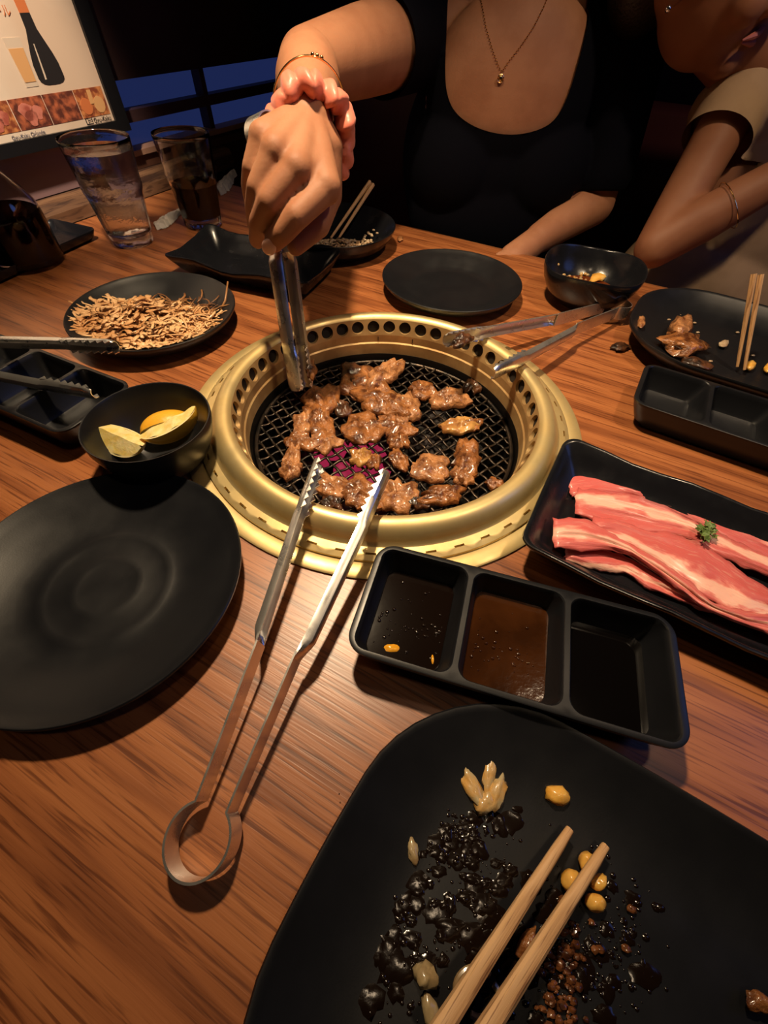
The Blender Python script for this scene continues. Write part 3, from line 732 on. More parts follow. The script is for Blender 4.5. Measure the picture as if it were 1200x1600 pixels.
# ---------------------------------------------------------------- raw beef on the platter
def beef_mat(name, shift, slope=0.0):
    m, n, l, bs = new_mat(name)
    uvn = n.new('ShaderNodeTexCoord'); mp = n.new('ShaderNodeMapping'); mp.inputs['Scale'].default_value = (2.2, 1, 1); l.new(uvn.outputs['UV'], mp.inputs['Vector'])
    t = n.new('ShaderNodeTexNoise'); t.inputs['Scale'].default_value = 4; t.inputs['Detail'].default_value = 4; l.new(mp.outputs['Vector'], t.inputs['Vector'])
    sx = n.new('ShaderNodeSeparateXYZ'); l.new(uvn.outputs['UV'], sx.inputs[0])
    ad = n.new('ShaderNodeMath'); ad.operation = 'MULTIPLY_ADD'; ad.inputs[1].default_value = .75; l.new(t.outputs['Fac'], ad.inputs[0]); l.new(sx.outputs['Y'], ad.inputs[2])
    sub_ = n.new('ShaderNodeMath'); sub_.operation = 'ADD'; sub_.inputs[1].default_value = shift - .375; l.new(ad.outputs[0], sub_.inputs[0])
    su = n.new('ShaderNodeMath'); su.operation = 'MULTIPLY_ADD'; su.inputs[1].default_value = slope; l.new(sx.outputs['X'], su.inputs[0]); l.new(sub_.outputs[0], su.inputs[2]); sub_ = su
    r = n.new('ShaderNodeValToRGB'); e = r.color_ramp.elements
    red, fat, pink = (.62, .125, .115, 1), (.90, .50, .39, 1), (.78, .27, .22, 1)
    e[0].position = 0; e[0].color = red; e[1].position = 1; e[1].color = red
    for p_, c_ in ((.27, red), (.34, pink), (.41, fat), (.60, fat), (.66, pink), (.74, red)):
        k = e.new(p_); k.color = c_
    l.new(sub_.outputs[0], r.inputs['Fac'])
    # fine white marbling streaks along the slice
    mp2 = n.new('ShaderNodeMapping'); mp2.inputs['Scale'].default_value = (9, 14, 1); l.new(uvn.outputs['UV'], mp2.inputs['Vector'])
    t2 = n.new('ShaderNodeTexNoise'); t2.inputs['Scale'].default_value = 1.5; t2.inputs['Detail'].default_value = 5; t2.inputs['Distortion'].default_value = 1; l.new(mp2.outputs['Vector'], t2.inputs['Vector'])
    r2 = n.new('ShaderNodeValToRGB'); r2.color_ramp.elements[0].position = .55; r2.color_ramp.elements[1].position = .72; r2.color_ramp.elements[1].color = (.45, .45, .45, 1)
    l.new(t2.outputs['Fac'], r2.inputs['Fac'])
    mx = n.new('ShaderNodeMix'); mx.data_type = 'RGBA'; l.new(r2.outputs['Color'], mx.inputs[0]); l.new(r.outputs['Color'], mx.inputs[6]); mx.inputs[7].default_value = (.78, .42, .33, 1)
    l.new(mx.outputs[2], bs.inputs['Base Color'])
    bs.inputs['Roughness'].default_value = .38; bs.inputs['Coat Weight'].default_value = .3; bs.inputs['Coat Roughness'].default_value = .2
    bs.inputs['Subsurface Weight'].default_value = .1; bs.inputs['Subsurface Scale'].default_value = .004
    bp = n.new('ShaderNodeBump'); bp.inputs['Strength'].default_value = .5; bp.inputs['Distance'].default_value = .001; l.new(t2.outputs['Fac'], bp.inputs['Height']); l.new(bp.outputs['Normal'], bs.inputs['Normal'])
    return m
def resamp(pl, n):
    pl = [np.array(p, float) for p in pl]; d = [0]
    for a, c in zip(pl[:-1], pl[1:]): d.append(d[-1] + np.linalg.norm(c - a))
    out = []
    for i in range(n):
        s = d[-1] * i / (n - 1)
        for k in range(len(pl) - 1):
            if s <= d[k + 1] + 1e-9:
                t = (s - d[k]) / (d[k + 1] - d[k]); out.append(pl[k] * (1 - t) + pl[k + 1] * t); break
    return out
def slice_(label, upper, lower, z0, z1, shift, seed, humps=1.0, slope=0.0):
    cv = lambda q: [(x / 2.857 + 780, y / 2.857 + 660) for x, y in q]
    n, k = 56, 12
    up, lo = resamp(cv(upper), n), resamp(cv(lower), n)
    b = MB(); top, bot, uv = [], [], []
    for i in range(n):
        s = i / (n - 1)
        for j in range(k + 1):
            v = j / k; q = up[i] * (1 - v) + lo[i] * v
            if j in (0, k): q = q + np.array([0, 5.0 * nz(s * 9 + seed, j, 2) + 3.5 * nz(s * 27, j + seed, 5)])
            if i in (0, n - 1): q = q + np.array([5 * nz(v * 4 + seed, 3), 2 * nz(v * 5, seed)])
            zc = z0 + (z1 - z0) * s
            dome = math.sin(PI * v) ** .5
            zt = zc + .0030 * dome + humps * (.0022 * nz(s * 5 + seed, v * 2.5) + .0016 * nz(s * 3, v * 6 + seed)) * dome
            edge = min(1, i / 2, (n - 1 - i) / 2)
            p = P(q[0], q[1], max(zt, zc + .0004)); top.append((p[0], p[1], p[2] * edge + (zc + .0005) * (1 - edge))); bot.append((p[0], p[1], zc - .0004)); uv.append((s, v))
    N = len(top); fs = []; w_ = k + 1
    for i in range(n - 1):
        for j in range(k):
            fs.append((i * w_ + j, (i + 1) * w_ + j, (i + 1) * w_ + j + 1, i * w_ + j + 1))
            fs.append((N + i * w_ + j, N + i * w_ + j + 1, N + (i + 1) * w_ + j + 1, N + (i + 1) * w_ + j))
    for i in range(n - 1):
        fs.append((i * w_, N + i * w_, N + (i + 1) * w_, (i + 1) * w_)); fs.append((i * w_ + k, (i + 1) * w_ + k, N + (i + 1) * w_ + k, N + i * w_ + k))
    for j in range(k):
        fs.append((j, j + 1, N + j + 1, N + j)); fs.append(((n - 1) * w_ + j, N + (n - 1) * w_ + j, N + (n - 1) * w_ + j + 1, (n - 1) * w_ + j + 1))
    b.add(top + bot, fs)
    c = top[N // 2]
    return single('raw_beef_slice', label, 'meat', b, beef_mat('raw_beef', shift, slope), (c[0], c[1], z0), 'raw beef slices', uv=uv + uv)
slice_('raw beef slice at the back of the platter with a pale fat upper edge', [(295, 240), (430, 222), (610, 285), (625, 256), (760, 310), (950, 400), (1200, 505), (1420, 600)], [(330, 335), (480, 330), (600, 335), (740, 385), (850, 430), (970, 505), (1200, 610), (1420, 720)], .0085, .0085, .86, 1.3, 1.0, -.62)
slice_('cream-edged raw beef slice lying lowest at the front of the platter', [(295, 560), (480, 570), (590, 600), (700, 680), (850, 760), (1030, 830)], [(305, 612), (420, 655), (560, 672), (680, 745), (780, 785), (900, 835), (1035, 872)], .0085, .0085, -.55, 8.1, 1.2, .95)
slice_('raw beef slice with a broad pink fat stripe, second from the back', [(348, 298), (480, 303), (620, 335), (750, 380), (860, 430), (960, 490), (1200, 590), (1420, 690)], [(342, 412), (450, 455), (560, 470), (700, 500), (860, 520), (950, 580), (1200, 690), (1420, 800)], .0125, .012, .22, 4.4, 1.3, -.10)
slice_('red raw beef slice folded in the middle of the platter under the parsley', [(420, 425), (520, 432), (650, 475), (800, 505), (910, 535), (1000, 600), (1100, 680), (1200, 745), (1420, 880)], [(430, 500), (560, 540), (700, 620), (830, 730), (950, 800), (1080, 855), (1200, 880), (1420, 960)], .0150, .0135, -.28, 6.7, 1.5, .15)
slice_('long pale-striped raw beef slice on top at the front of the platter', [(240, 425), (370, 422), (500, 490), (620, 560), (720, 620), (850, 710), (950, 800), (1100, 850), (1200, 850), (1420, 930)], [(250, 560), (400, 570), (500, 573), (600, 595), (700, 665), (800, 740), (900, 820), (1050, 885), (1200, 940), (1420, 1010)], .0170, .0150, .02, 2.9, 1.6, -.05)
pt = thing('parsley_sprig', 'small green parsley sprig on the raw beef slices', 'garnish', P(1098, 832, .0195)); rnd = random.Random(3)
for i in range(16):
    a = rnd.uniform(0, 2 * PI); r = rnd.uniform(.001, .0085); b = MB()
    cx, cy, cz = r * math.cos(a), r * .9 * math.sin(a), rnd.uniform(.0005, .005); s_ = rnd.uniform(.0034, .0054); t_ = a + rnd.uniform(-.6, .6)
    pts = []
    for j in range(14):
        q = 2 * PI * j / 14; rr = s_ * (1 if j % 2 else .55)
        x, y = rr * math.cos(q), rr * .8 * math.sin(q); pts.append((cx + x * math.cos(t_) - y * math.sin(t_), cy + x * math.sin(t_) + y * math.cos(t_), cz + .0012 * math.sin(q * 2 + i)))
    b.loft([[(x, y, z - .0003) for x, y, z in pts], pts]); obj('leaf', b, M['green'], pt, smooth=False)
b = MB(); b.tube([(-.004, -.006, 0), (-.001, -.002, .001), (0, 0, .001)], .0006, 6); obj('stem', b, M['green'], pt)

# ---------------------------------------------------------------- heaps of food
def in_heap(c, th, a, bq):
    r = math.sqrt(random.random()); q = random.uniform(0, 2 * PI); x, y = a * r * math.cos(q), bq * r * math.sin(q)
    return c[0] + x * math.cos(th) - y * math.sin(th), c[1] + x * math.sin(th) + y * math.cos(th), r
def shreds(mb, n, c, th, a, bq, hgt, z0, ln, wd, pc=None):
    for i in range(n):
        x, y, r = in_heap(c, th, a, bq); z = z0 + hgt * (1 - r ** 2) * random.uniform(.25, 1.0) * (.75 + .6 * nz(x * 40, y * 40)); z += max(0, math.hypot(x - pc[0], y - pc[1]) - .056) * .42 if pc else 0; q = random.uniform(0, 2 * PI); L = random.uniform(*ln); cur = random.uniform(-90, 90)
        wq = random.uniform(*wd); ti = random.uniform(-.6, .6); rg = []; p = np.array([x, y, z]); ax_ = q
        for k in range(5):
            d = np.array([math.cos(ax_), math.sin(ax_), ti * (1 - k / 2.2)]); nn = np.array([-math.sin(ax_), math.cos(ax_), random.uniform(-.4, .4)]) * wq
            rg.append([p - nn * .95, p - nn * .5 + np.array([0, 0, .0006]), p + nn * .5 + np.array([0, 0, .0006]), p + nn * .95, p + np.array([0, 0, -.0005])]); p = p + d * L / 4; p[2] = max(p[2], z0 + (max(0, math.hypot(p[0] - pc[0], p[1] - pc[1]) - .056) * .42 if pc else 0)); ax_ += cur * L / 4
        mb.loft(rg)
nc = (-.2932, .4986)
f1 = P(225, 497, .014); f2 = P(300, 490, .014)
b = MB(); shreds(b, 900, (nc[0] - .014, nc[1] - .012), -.15, .071, .055, .026, .007, (.007, .020), (.0012, .0040), nc)
shreds(b, 350, (nc[0] + .03, nc[1] - .012), .3, .046, .040, .014, .007, (.010, .024), (.0008, .0019), nc)
single('fried_shreds', 'heap of soy-fried cabbage and noodle shreds on the round plate', 'food', b, M['noodle'], (nc[0], nc[1], .007), kind='stuff', clean=False)
b = MB(); shreds(b, 70, (nc[0] - .01, nc[1] - .01), 0, .055, .042, .029, .009, (.008, .018), (.001, .003), nc); shreds(b, 160, (nc[0] + .012, nc[1] + .018), 0, .058, .034, .014, .007, (.010, .026), (.0008, .0016), nc); c = P(352, 470, .02)
b.tube([c + np.array([-.004, -.012, -.006]), c, P(356, 440, .036)], [.0016, .0015, .001], 6)
single('dark_shreds', 'darker seaweed and noodle shreds at the back of the fried heap', 'food', b, M['noodle_dk'], (nc[0], nc[1] + .02, .007), kind='stuff', clean=False)
rc = (-.104, .774); b = MB()
for i in range(420):
    x, y, r = in_heap((rc[0] + .012, rc[1] - .018), 0, .052, .034); z = .006 + .012 * (1 - r) * random.random(); q = random.uniform(0, PI); u_ = np.array([math.cos(q), math.sin(q), random.uniform(-.5, .5)]) * .003
    b.tube([np.array([x, y, z]) - u_, np.array([x, y, z]), np.array([x, y, z]) + u_], [.0006, .0014, .0006], 6)
for i in range(60):
    a = random.uniform(-1.4, 0.5); r = random.uniform(.045, .07); x, y = rc[0] + r * math.cos(a), rc[1] + r * math.sin(a); z = .008 + (r - .045) * .4
    b.ball((x, y, z), (.0026, .0018, .0016), 7, 5)
single('leftover_rice', 'leftover seasoned rice on the round plate behind the hand', 'food', b, M['rice'], (rc[0], rc[1], .006), kind='stuff')

# residue on the front plate
def on_fp(x, y): return P(x, y, .0062)
b = MB(); rr = random.Random(11)
def drops(n, cx, cy, sx, sy, r0, r1, zz=.0062):
    for i in range(n):
        p = P(max(530, rr.gauss(cx, sx)), rr.gauss(cy, sy), zz); r = rr.uniform(r0, r1) * (1 if rr.random() < .85 else 1.8)
        b.ball((p[0], p[1], zz), (r * rr.uniform(.8, 1.5), r, r * .6), 7, 5)
drops(160, 690, 1295, 45, 25, .0003, .0009); drops(110, 600, 1420, 34, 75, .0003, .0009); drops(120, 690, 1470, 80, 75, .0003, .0010); drops(120, 880, 1480, 60, 60, .0003, .0010); drops(50, 760, 1200, 26, 22, .0003, .0008); drops(90, 950, 1470, 45, 75, .0003, .0009); drops(40, 750, 1390, 24, 40, .0003, .0008)
single('sauce_droplets', 'glistening dark sauce droplets scattered over the front plate', 'sauce', b, M['smear'], (*P(760, 1400, .0062)[:2], .0062), kind='stuff')
b = MB()
for n_, cx, cy, sx, sy, r0, r1 in ((34, 700, 1300, 45, 22, .002, .006), (60, 640, 1430, 48, 75, .002, .007), (46, 860, 1490, 60, 60, .002, .006), (24, 745, 1375, 24, 40, .0015, .005), (16, 755, 1225, 24, 30, .002, .005), (20, 960, 1470, 35, 55, .001, .003)):
    for i in range(n_):
        p = P(max(535, rr.gauss(cx, sx)), rr.gauss(cy, sy), .0062); r = rr.uniform(r0, r1); sd = rr.random() * 50
        b.ball((p[0], p[1], .0062), (r * rr.uniform(.7, 1.4), r * rr.uniform(.6, 1.1), rr.uniform(.00025, .0006)), 16, 6, lambda d: 1 + .45 * nz(d[0] * 1.8 + sd, d[1] * 1.8, 2) + .25 * nz(d[0] * 4 + sd, d[1] * 4, 7))
single('sauce_smears', 'broken dark sauce smears across the front plate around the chopsticks', 'sauce', b, M['smear'], (*P(720, 1420, .0062)[:2], .006), kind='stuff')
def blob(name, label, cat, px, py, rx, ry, ang, z, h, m, group=None, rough=.25, nn=16):
    a = math.radians(ang); c = P(px, py, z); ex = P(px + rx * math.cos(a), py + rx * math.sin(a), z) - c; ey = P(px - ry * math.sin(a), py + ry * math.cos(a), z) - c; sd = random.random() * 40
    b = MB(); vs = []; m_ = 9
    def fn(d): return 1 + rough * nz(d[0] * 1.6 + sd, d[1] * 1.6, d[2] * 1.6) + rough * .4 * nz(d[0] * 4 + sd, d[1] * 4, d[2] * 4)
    o = b.ball((0, 0, 0), 1, nn, m_, fn)
    b.v = [tuple(c + ex * x + ey * y + np.array([0, 0, h * (zz + 1) * .5])) for x, y, zz in b.v]
    return single(name, label, cat, b, M[m], (c[0], c[1], z), group, angle=2)
kg = 'corn kernels on the front plate'
blob('corn_kernel', 'single yellow corn kernel alone at the top of the front plate', 'corn', 867, 1244, 20, 15, 25, .006, .008, 'corn', kg)
blob('corn_kernel', 'plump yellow corn kernel between the front chopsticks', 'corn', 886, 1374, 15, 19, 10, .006, .009, 'corn', kg)
blob('corn_kernel', 'yellow corn kernel behind the tip of the right front chopstick', 'corn', 912, 1346, 13, 17, -10, .006, .008, 'corn', kg)
blob('corn_kernel', 'yellow corn kernel half under the right front chopstick', 'corn', 930, 1378, 12, 15, 20, .006, .008, 'corn', kg)
blob('corn_kernel', 'pointed yellow corn kernel right below the right front chopstick', 'corn', 924, 1408, 18, 15, 35, .006, .008, 'corn', kg)
fo = 'fried onion strands on the front plate'
for i, (x, y, rx, ry, a, lb) in enumerate([(738, 1232, 12, 36, -28, 'left strand of fried onion at the top of the front plate'), (764, 1206, 11, 36, 6, 'long middle strand of fried onion at the top of the front plate'), (774, 1238, 14, 30, 18, 'thick right strand of fried onion at the top of the front plate'), (756, 1254, 17, 18, -20, 'lower lump of fried onion at the top of the front plate')]):
    blob('fried_onion', lb, 'onion', x, y, rx, ry, a, .006, .005, 'egg', fo, .5)
blob('rice_clump', 'pale clump of rice at the lower left of the front plate', 'rice', 663, 1520, 17, 22, 0, .006, .008, 'garlic', None, .6)
blob('noodle_scrap', 'pale limp noodle scrap at the bottom of the front plate', 'noodle', 672, 1580, 12, 34, -12, .006, .004, 'garlic', None, .4)
blob('garlic_chip', 'dim pale garlic chip at the left of the front plate', 'garlic', 645, 1330, 8, 22, -10, .006, .003, 'garlic', None, .4)
b = MB()
for (x, y, r, a0, a1) in ((742, 1545, 30, 2.4, 5.6), (735, 1565, 22, 2.2, 5.2), (752, 1560, 28, -.8, 2.2)):
    b.tube([P(x + r * math.cos(a0 + (a1 - a0) * i / 14), y + r * 1.1 * math.sin(a0 + (a1 - a0) * i / 14), .0085) for i in range(15)], .0014, 8)
single('noodle_loop', 'thin brown noodle loops beside the left front chopstick', 'noodle', b, M['garlic'], (*P(745, 1555)[:2], .007))
b = MB()
for i in range(110):
    x, y = random.gauss(880, 20), random.gauss(1525, 55); p = P(x + (y - 1525) * -.1, y, .007); r = random.uniform(.0006, .0019)
    b.ball((p[0], p[1], .0065 + r * .6), (r * 1.3, r, r), 7, 5, lambda d: 1 + .4 * nz(d[0] * 2 + i, d[1] * 2, d[2] * 2))
single('meat_crumbs', 'glossy brown meat crumbs along the right front chopstick', 'meat', b, M['crumb'], (*P(880, 1525)[:2], .006), kind='stuff')
blob('beef_scrap', 'brown beef scrap between the two front chopsticks', 'meat', 822, 1472, 14, 26, 25, .006, .006, 'meat', None, .5)
blob('beef_scrap', 'small red-brown scrap at the right edge of the front plate', 'meat', 1180, 1563, 16, 22, -30, .008, .005, 'meat', None, .5)
for i, (x, y) in enumerate(((985, 1420), (976, 1482), (935, 1483))):
    blob('sesame_flake', ('flake right of the corn kernels on the front plate', 'orange-brown flake at the right middle of the front plate', 'dull flake just right of the right front chopstick')[i], 'crumb', x, y, 9, 6, 40, .006, .003, 'crumb', 'flakes on the front plate', .4)
# right back plate
blob('meat_scrap', 'brown grilled meat scrap on the right back plate', 'meat', 1062, 545, 34, 16, 14, .009, .016, 'meat', None, .7, 24)
blob('meat_scrap', 'upright flat piece of meat behind the brown scrap on the right back plate', 'meat', 1056, 524, 16, 16, -20, .009, .020, 'meat2', None, .5)
blob('meat_scrap', 'dark purple meat strip at the front lip of the right back plate', 'meat', 1085, 572, 26, 7, 18, .010, .008, 'char', None, .5)
blob('meat_scrap', 'pinkish meat bit on the left lip of the right back plate', 'meat', 1001, 505, 6, 10, 10, .020, .004, 'meat2', None, .4)
blob('corn_kernel', 'yellow corn kernel at the tips of the standing chopsticks', 'corn', 1169, 575, 9, 7, 0, .009, .007, 'corn', 'corn on the right back plate')
blob('corn_kernel', 'orange corn kernel at the right photo edge on the right back plate', 'corn', 1198, 579, 8, 7, 0, .009, .007, 'corn', 'corn on the right back plate')
blob('rice_grain', 'pale rice bit in the middle of the right back plate', 'rice', 1129, 540, 8, 5, 0, .009, .005, 'rice', None, .4)
b = MB()
for (x, y) in ((1018, 494), (1034, 486), (1030, 497), (1062, 493), (1080, 512), (1085, 505), (1152, 520), (1176, 556), (1090, 520), (1045, 500), (1095, 545), (1150, 500), (1110, 565), (1184, 500)):
    p = P(x, y, .009); b.ball((p[0], p[1], .0095), (.0026, .0016, .0012), 8, 5)
single('crumbs', 'scattered pale crumbs on the right back plate', 'crumb', b, M['rice'], (*P(1090, 530)[:2], .009), kind='stuff')
blob('chili_piece', 'dark red dried chili piece on the table left of the right back plate', 'chili', 968, 545, 14, 6, 5, .0002, .006, 'char', None, .5)
blob('food_crumb', 'pinkish food crumb on the table right of the rice plate', 'crumb', 625, 375, 5, 4, 0, .0002, .004, 'meat2', None, .4)
# far bowl contents
fb = (.268, .628); b = MB(); b.lathe([(0, .010), (.040, .010), (.0435, .0165), (.0425, .0172), (0, .0172)], 48, fb, cap0=False, cap1=False)
single('chili_sauce', 'red-brown chili sauce in the far small bowl', 'sauce', b, mat('red_chili_sauce', (.13, .022, .006), .12, color2=(.20, .05, .012), nscale=60, bump=(120, .4, .002)), (*fb, .010))
blob('garlic_slice', 'yellow garlic slice lying in the chili sauce', 'garlic', 936, 434, 17, 8, -25, .0165, .006, 'corn', None, .4)
b = MB()
for i in range(16):
    p = (fb[0] + random.gauss(-.004, .016), fb[1] + random.uniform(.030, .046)); d = math.hypot(p[0] - fb[0], p[1] - fb[1]); z = .0165 + max(0, d - .043) * .95
    b.ball((p[0], p[1], z - .001), (.0028, .0022, .0022), 7, 5)
single('garlic_bits', 'yellow garlic bits stuck to the back wall of the far bowl', 'garlic', b, M['egg'], (fb[0], fb[1] + .04, .016), kind='stuff')

# ---------------------------------------------------------------- lemon wedges
def wedge(label, a, bq, facing, tilt, lift=.012, hgt=.019, mir=1):
    """a, bq: the two ends in table coordinates; a wedge cut from a lemon lengthwise"""
    a, bq = np.array(a, float), np.array(bq, float); L = np.linalg.norm(bq - a); c = (a + bq) / 2; X = (bq - a) / L
    fz = np.array(facing, float); fz -= X * (fz @ X); fz /= np.linalg.norm(fz); Y = np.cross(fz, X)
    t = thing('lemon_wedge', label, 'lemon', c, 0, 'lemon wedges')
    R = L / 2; n, k = 22, 12; half_ang = math.radians(52)
    def pt(s, th, rr):  # s along, th around the peel, rr radius share
        r = R * .70 * math.sqrt(max(0, 1 - s * s)) * rr + (.0012 if abs(s) > .97 else 0)
        return c + X * (s * R) - fz * (r * math.cos(th) - R * .33) + Y * (r * math.sin(th))
    S = [-1 + 2 * i / n for i in range(n + 1)]
    b = MB(); b.loft([[pt(s, -half_ang + 2 * half_ang * j / k, 1) for j in range(k + 1)] for s in S], closed=False)
    obj('peel', b, M['lemon_peel'], t, world=True)
    for sd in (-1, 1):
        b = MB(); b.loft([[pt(s, sd * half_ang, rr) for rr in (1, .9)] for s in S], closed=False); obj('pith', b, M['pith'], t, world=True)
        b = MB(); b.loft([[pt(s, sd * half_ang, rr) + fz * .0006 * math.sin(9 * s) for rr in (.9, .6, .3, 0)] for s in S], closed=False); obj('flesh', b, M['lemon_flesh'], t, world=True)
    return t
wedge('lemon wedge lying peel up at the back of the lemon bowl', P(214, 667, .027), P(304, 648, .024), (.25, -.35, -1), 0)
wedge('pale lemon wedge showing its cut flesh at the left of the lemon bowl', P(152, 672, .030), P(228, 706, .024), (.10, -.25, 1), 0)
wedge('lemon wedge with orange peel at the right front of the lemon bowl', P(226, 694, .026), P(314, 648, .040), (-.75, .30, .55), 0)

# ---------------------------------------------------------------- glasses and bottle
def tumbler(label, c, hgt, r0, r1, fill, liquid, lname, llabel, frost):
    t = thing('drinking_glass', label, 'glass', (*c, 0), 0, 'tall fluted drinking glasses'); zf = hgt * .56
    def mod(th, z):
        k = 1 if z < zf * .92 else max(0, 1 - (z - zf * .92) / (zf * .12)); return -.030 * k * abs(math.sin(5 * th)) * (1 if z > .004 else .3)
    def R(z): return r0 + (r1 - r0) * (z / hgt) ** .9 + (.0016 * math.exp(-((z - zf) / .008) ** 2))
    zs = [0.0, .002, .012] + [.012 + (hgt - .014) * i / 26 for i in range(1, 27)]
    out = [(R(z) * (.965 if z == 0 else 1), z) for z in zs] + [(R(hgt) - .0008, hgt)]
    inn = [(R(z) - .0022 - .0012 * (1 - z / hgt), z) for z in reversed(zs) if z > .014] + [(r0 * .62, .0125), (0, .012)]
    b = MB(); b.lathe([(0, .0015), (r0 * .7, .0015), (r0 * .86, 0)] + out + inn, 80, mod=mod, cap0=False, cap1=False)
    obj('tumbler', b, frost, t, angle=.6)
    q = MB(); prof = [(0, .0124), (r0 * .60, .0130)] + [(R(z) - .0022 - .0012 * (1 - z / hgt) + .0003, z) for z in zs if .016 < z < fill] ; prof += [(prof[-1][0], fill), (0, fill)]
    q.lathe(prof, 64, cap0=False, cap1=False)
    q.v = [(x + c[0], y + c[1], z) for x, y, z in q.v]
    single(lname, llabel, 'drink', q, liquid, (c[0], c[1], .0128))
    return t
tumbler('tall fluted glass of water, wet with condensation, at the left by the menu', (-.429, .750), .130, .031, .047, .117, M['water'], 'ice_water', 'clear water filling the frosted glass at the left', M['frost'])
tumbler('tall fluted glass half full of dark cola behind the noodle plate', (-.341, .838), .123, .031, .0425, .060, M['cola'], 'cola', 'dark cola in the lower half of the right glass', M['glass'])
bt = thing('soy_sauce_bottle', 'clear glass bottle of dark soy sauce on the tray at the far left', 'bottle', (-.540, .655, .0045), 0)
b = MB(); b.lathe([(0, .001), (.040, 0), (.044, .003), (.0445, .055), (.043, .068), (.034, .086), (.022, .102), (.0165, .118), (.016, .134), (.0135, .134), (.0138, .118), (.019, .1025), (.031, .0855), (.040, .067), (.0415, .055), (.041, .008), (0, .006)], 64, cap0=False, cap1=False)
obj('bottle', b, M['glass'], bt)
b = MB(); b.lathe([(0, .0058), (.0412, .0078), (.0418, .055), (.0412, .062), (0, .062)], 48, cap0=False, cap1=False); obj('soy_sauce', b, M['cola'], bt)
b = MB(); b.lathe([(.0135, .130), (.0172, .131), (.0172, .142), (.014, .148), (.005, .152), (.004, .163), (0, .164)], 32, cap0=False, cap1=False); obj('cap', b, M['yellow_cap'], bt)

# crumpled papers
def paper(label, pts, wpx, seed, h=.007):
    n, k = 26, 8; lp = resamp(pts, n); b = MB(); top = []
    for i in range(n):
        a = lp[max(0, i - 1)]; c = lp[min(n - 1, i + 1)]; d = (c - a) / (np.linalg.norm(c - a) + 1e-9); nr = np.array([-d[1], d[0]])
        ww = wpx * (.45 + .55 * math.sin(PI * min(1, i / (n - 1) * 1.1 + .06))) * (1 + .3 * nz(i * .5, seed))
        for j in range(k + 1):
            v = j / k * 2 - 1; q = lp[i] + nr * ww * v; z = .0012 + h * (1 - v * v) * (.7 + .5 * nz(i * .45, v * 2, seed)) + .0012 * nz(i * 1.3, v * 4, seed)
            p = P(q[0], q[1], 0); top.append((p[0], p[1], max(.0008, z)))
    w_ = k + 1; N = len(top); vs = top + [(x, y, max(.0002, z - .0005)) for x, y, z in top]; fs = []
    for i in range(n - 1):
        for j in range(k):
            fs.append((i * w_ + j, (i + 1) * w_ + j, (i + 1) * w_ + j + 1, i * w_ + j + 1)); fs.append((N + i * w_ + j, N + i * w_ + j + 1, N + (i + 1) * w_ + j + 1, N + (i + 1) * w_ + j))
    b.add(vs, fs); c = P(*lp[n // 2], 0)
    single('paper_wrapper', label, 'paper', b, M['paper'], (c[0], c[1], 0), 'crumpled paper wrappers', angle=.5)
paper('crumpled white paper wrapper on the table between the two glasses', [(243, 356), (262, 345), (284, 330)], 9, 3)
paper('crumpled white paper wrapper standing behind the cola glass', [(341, 303), (352, 290), (367, 272)], 10, 8, .012)

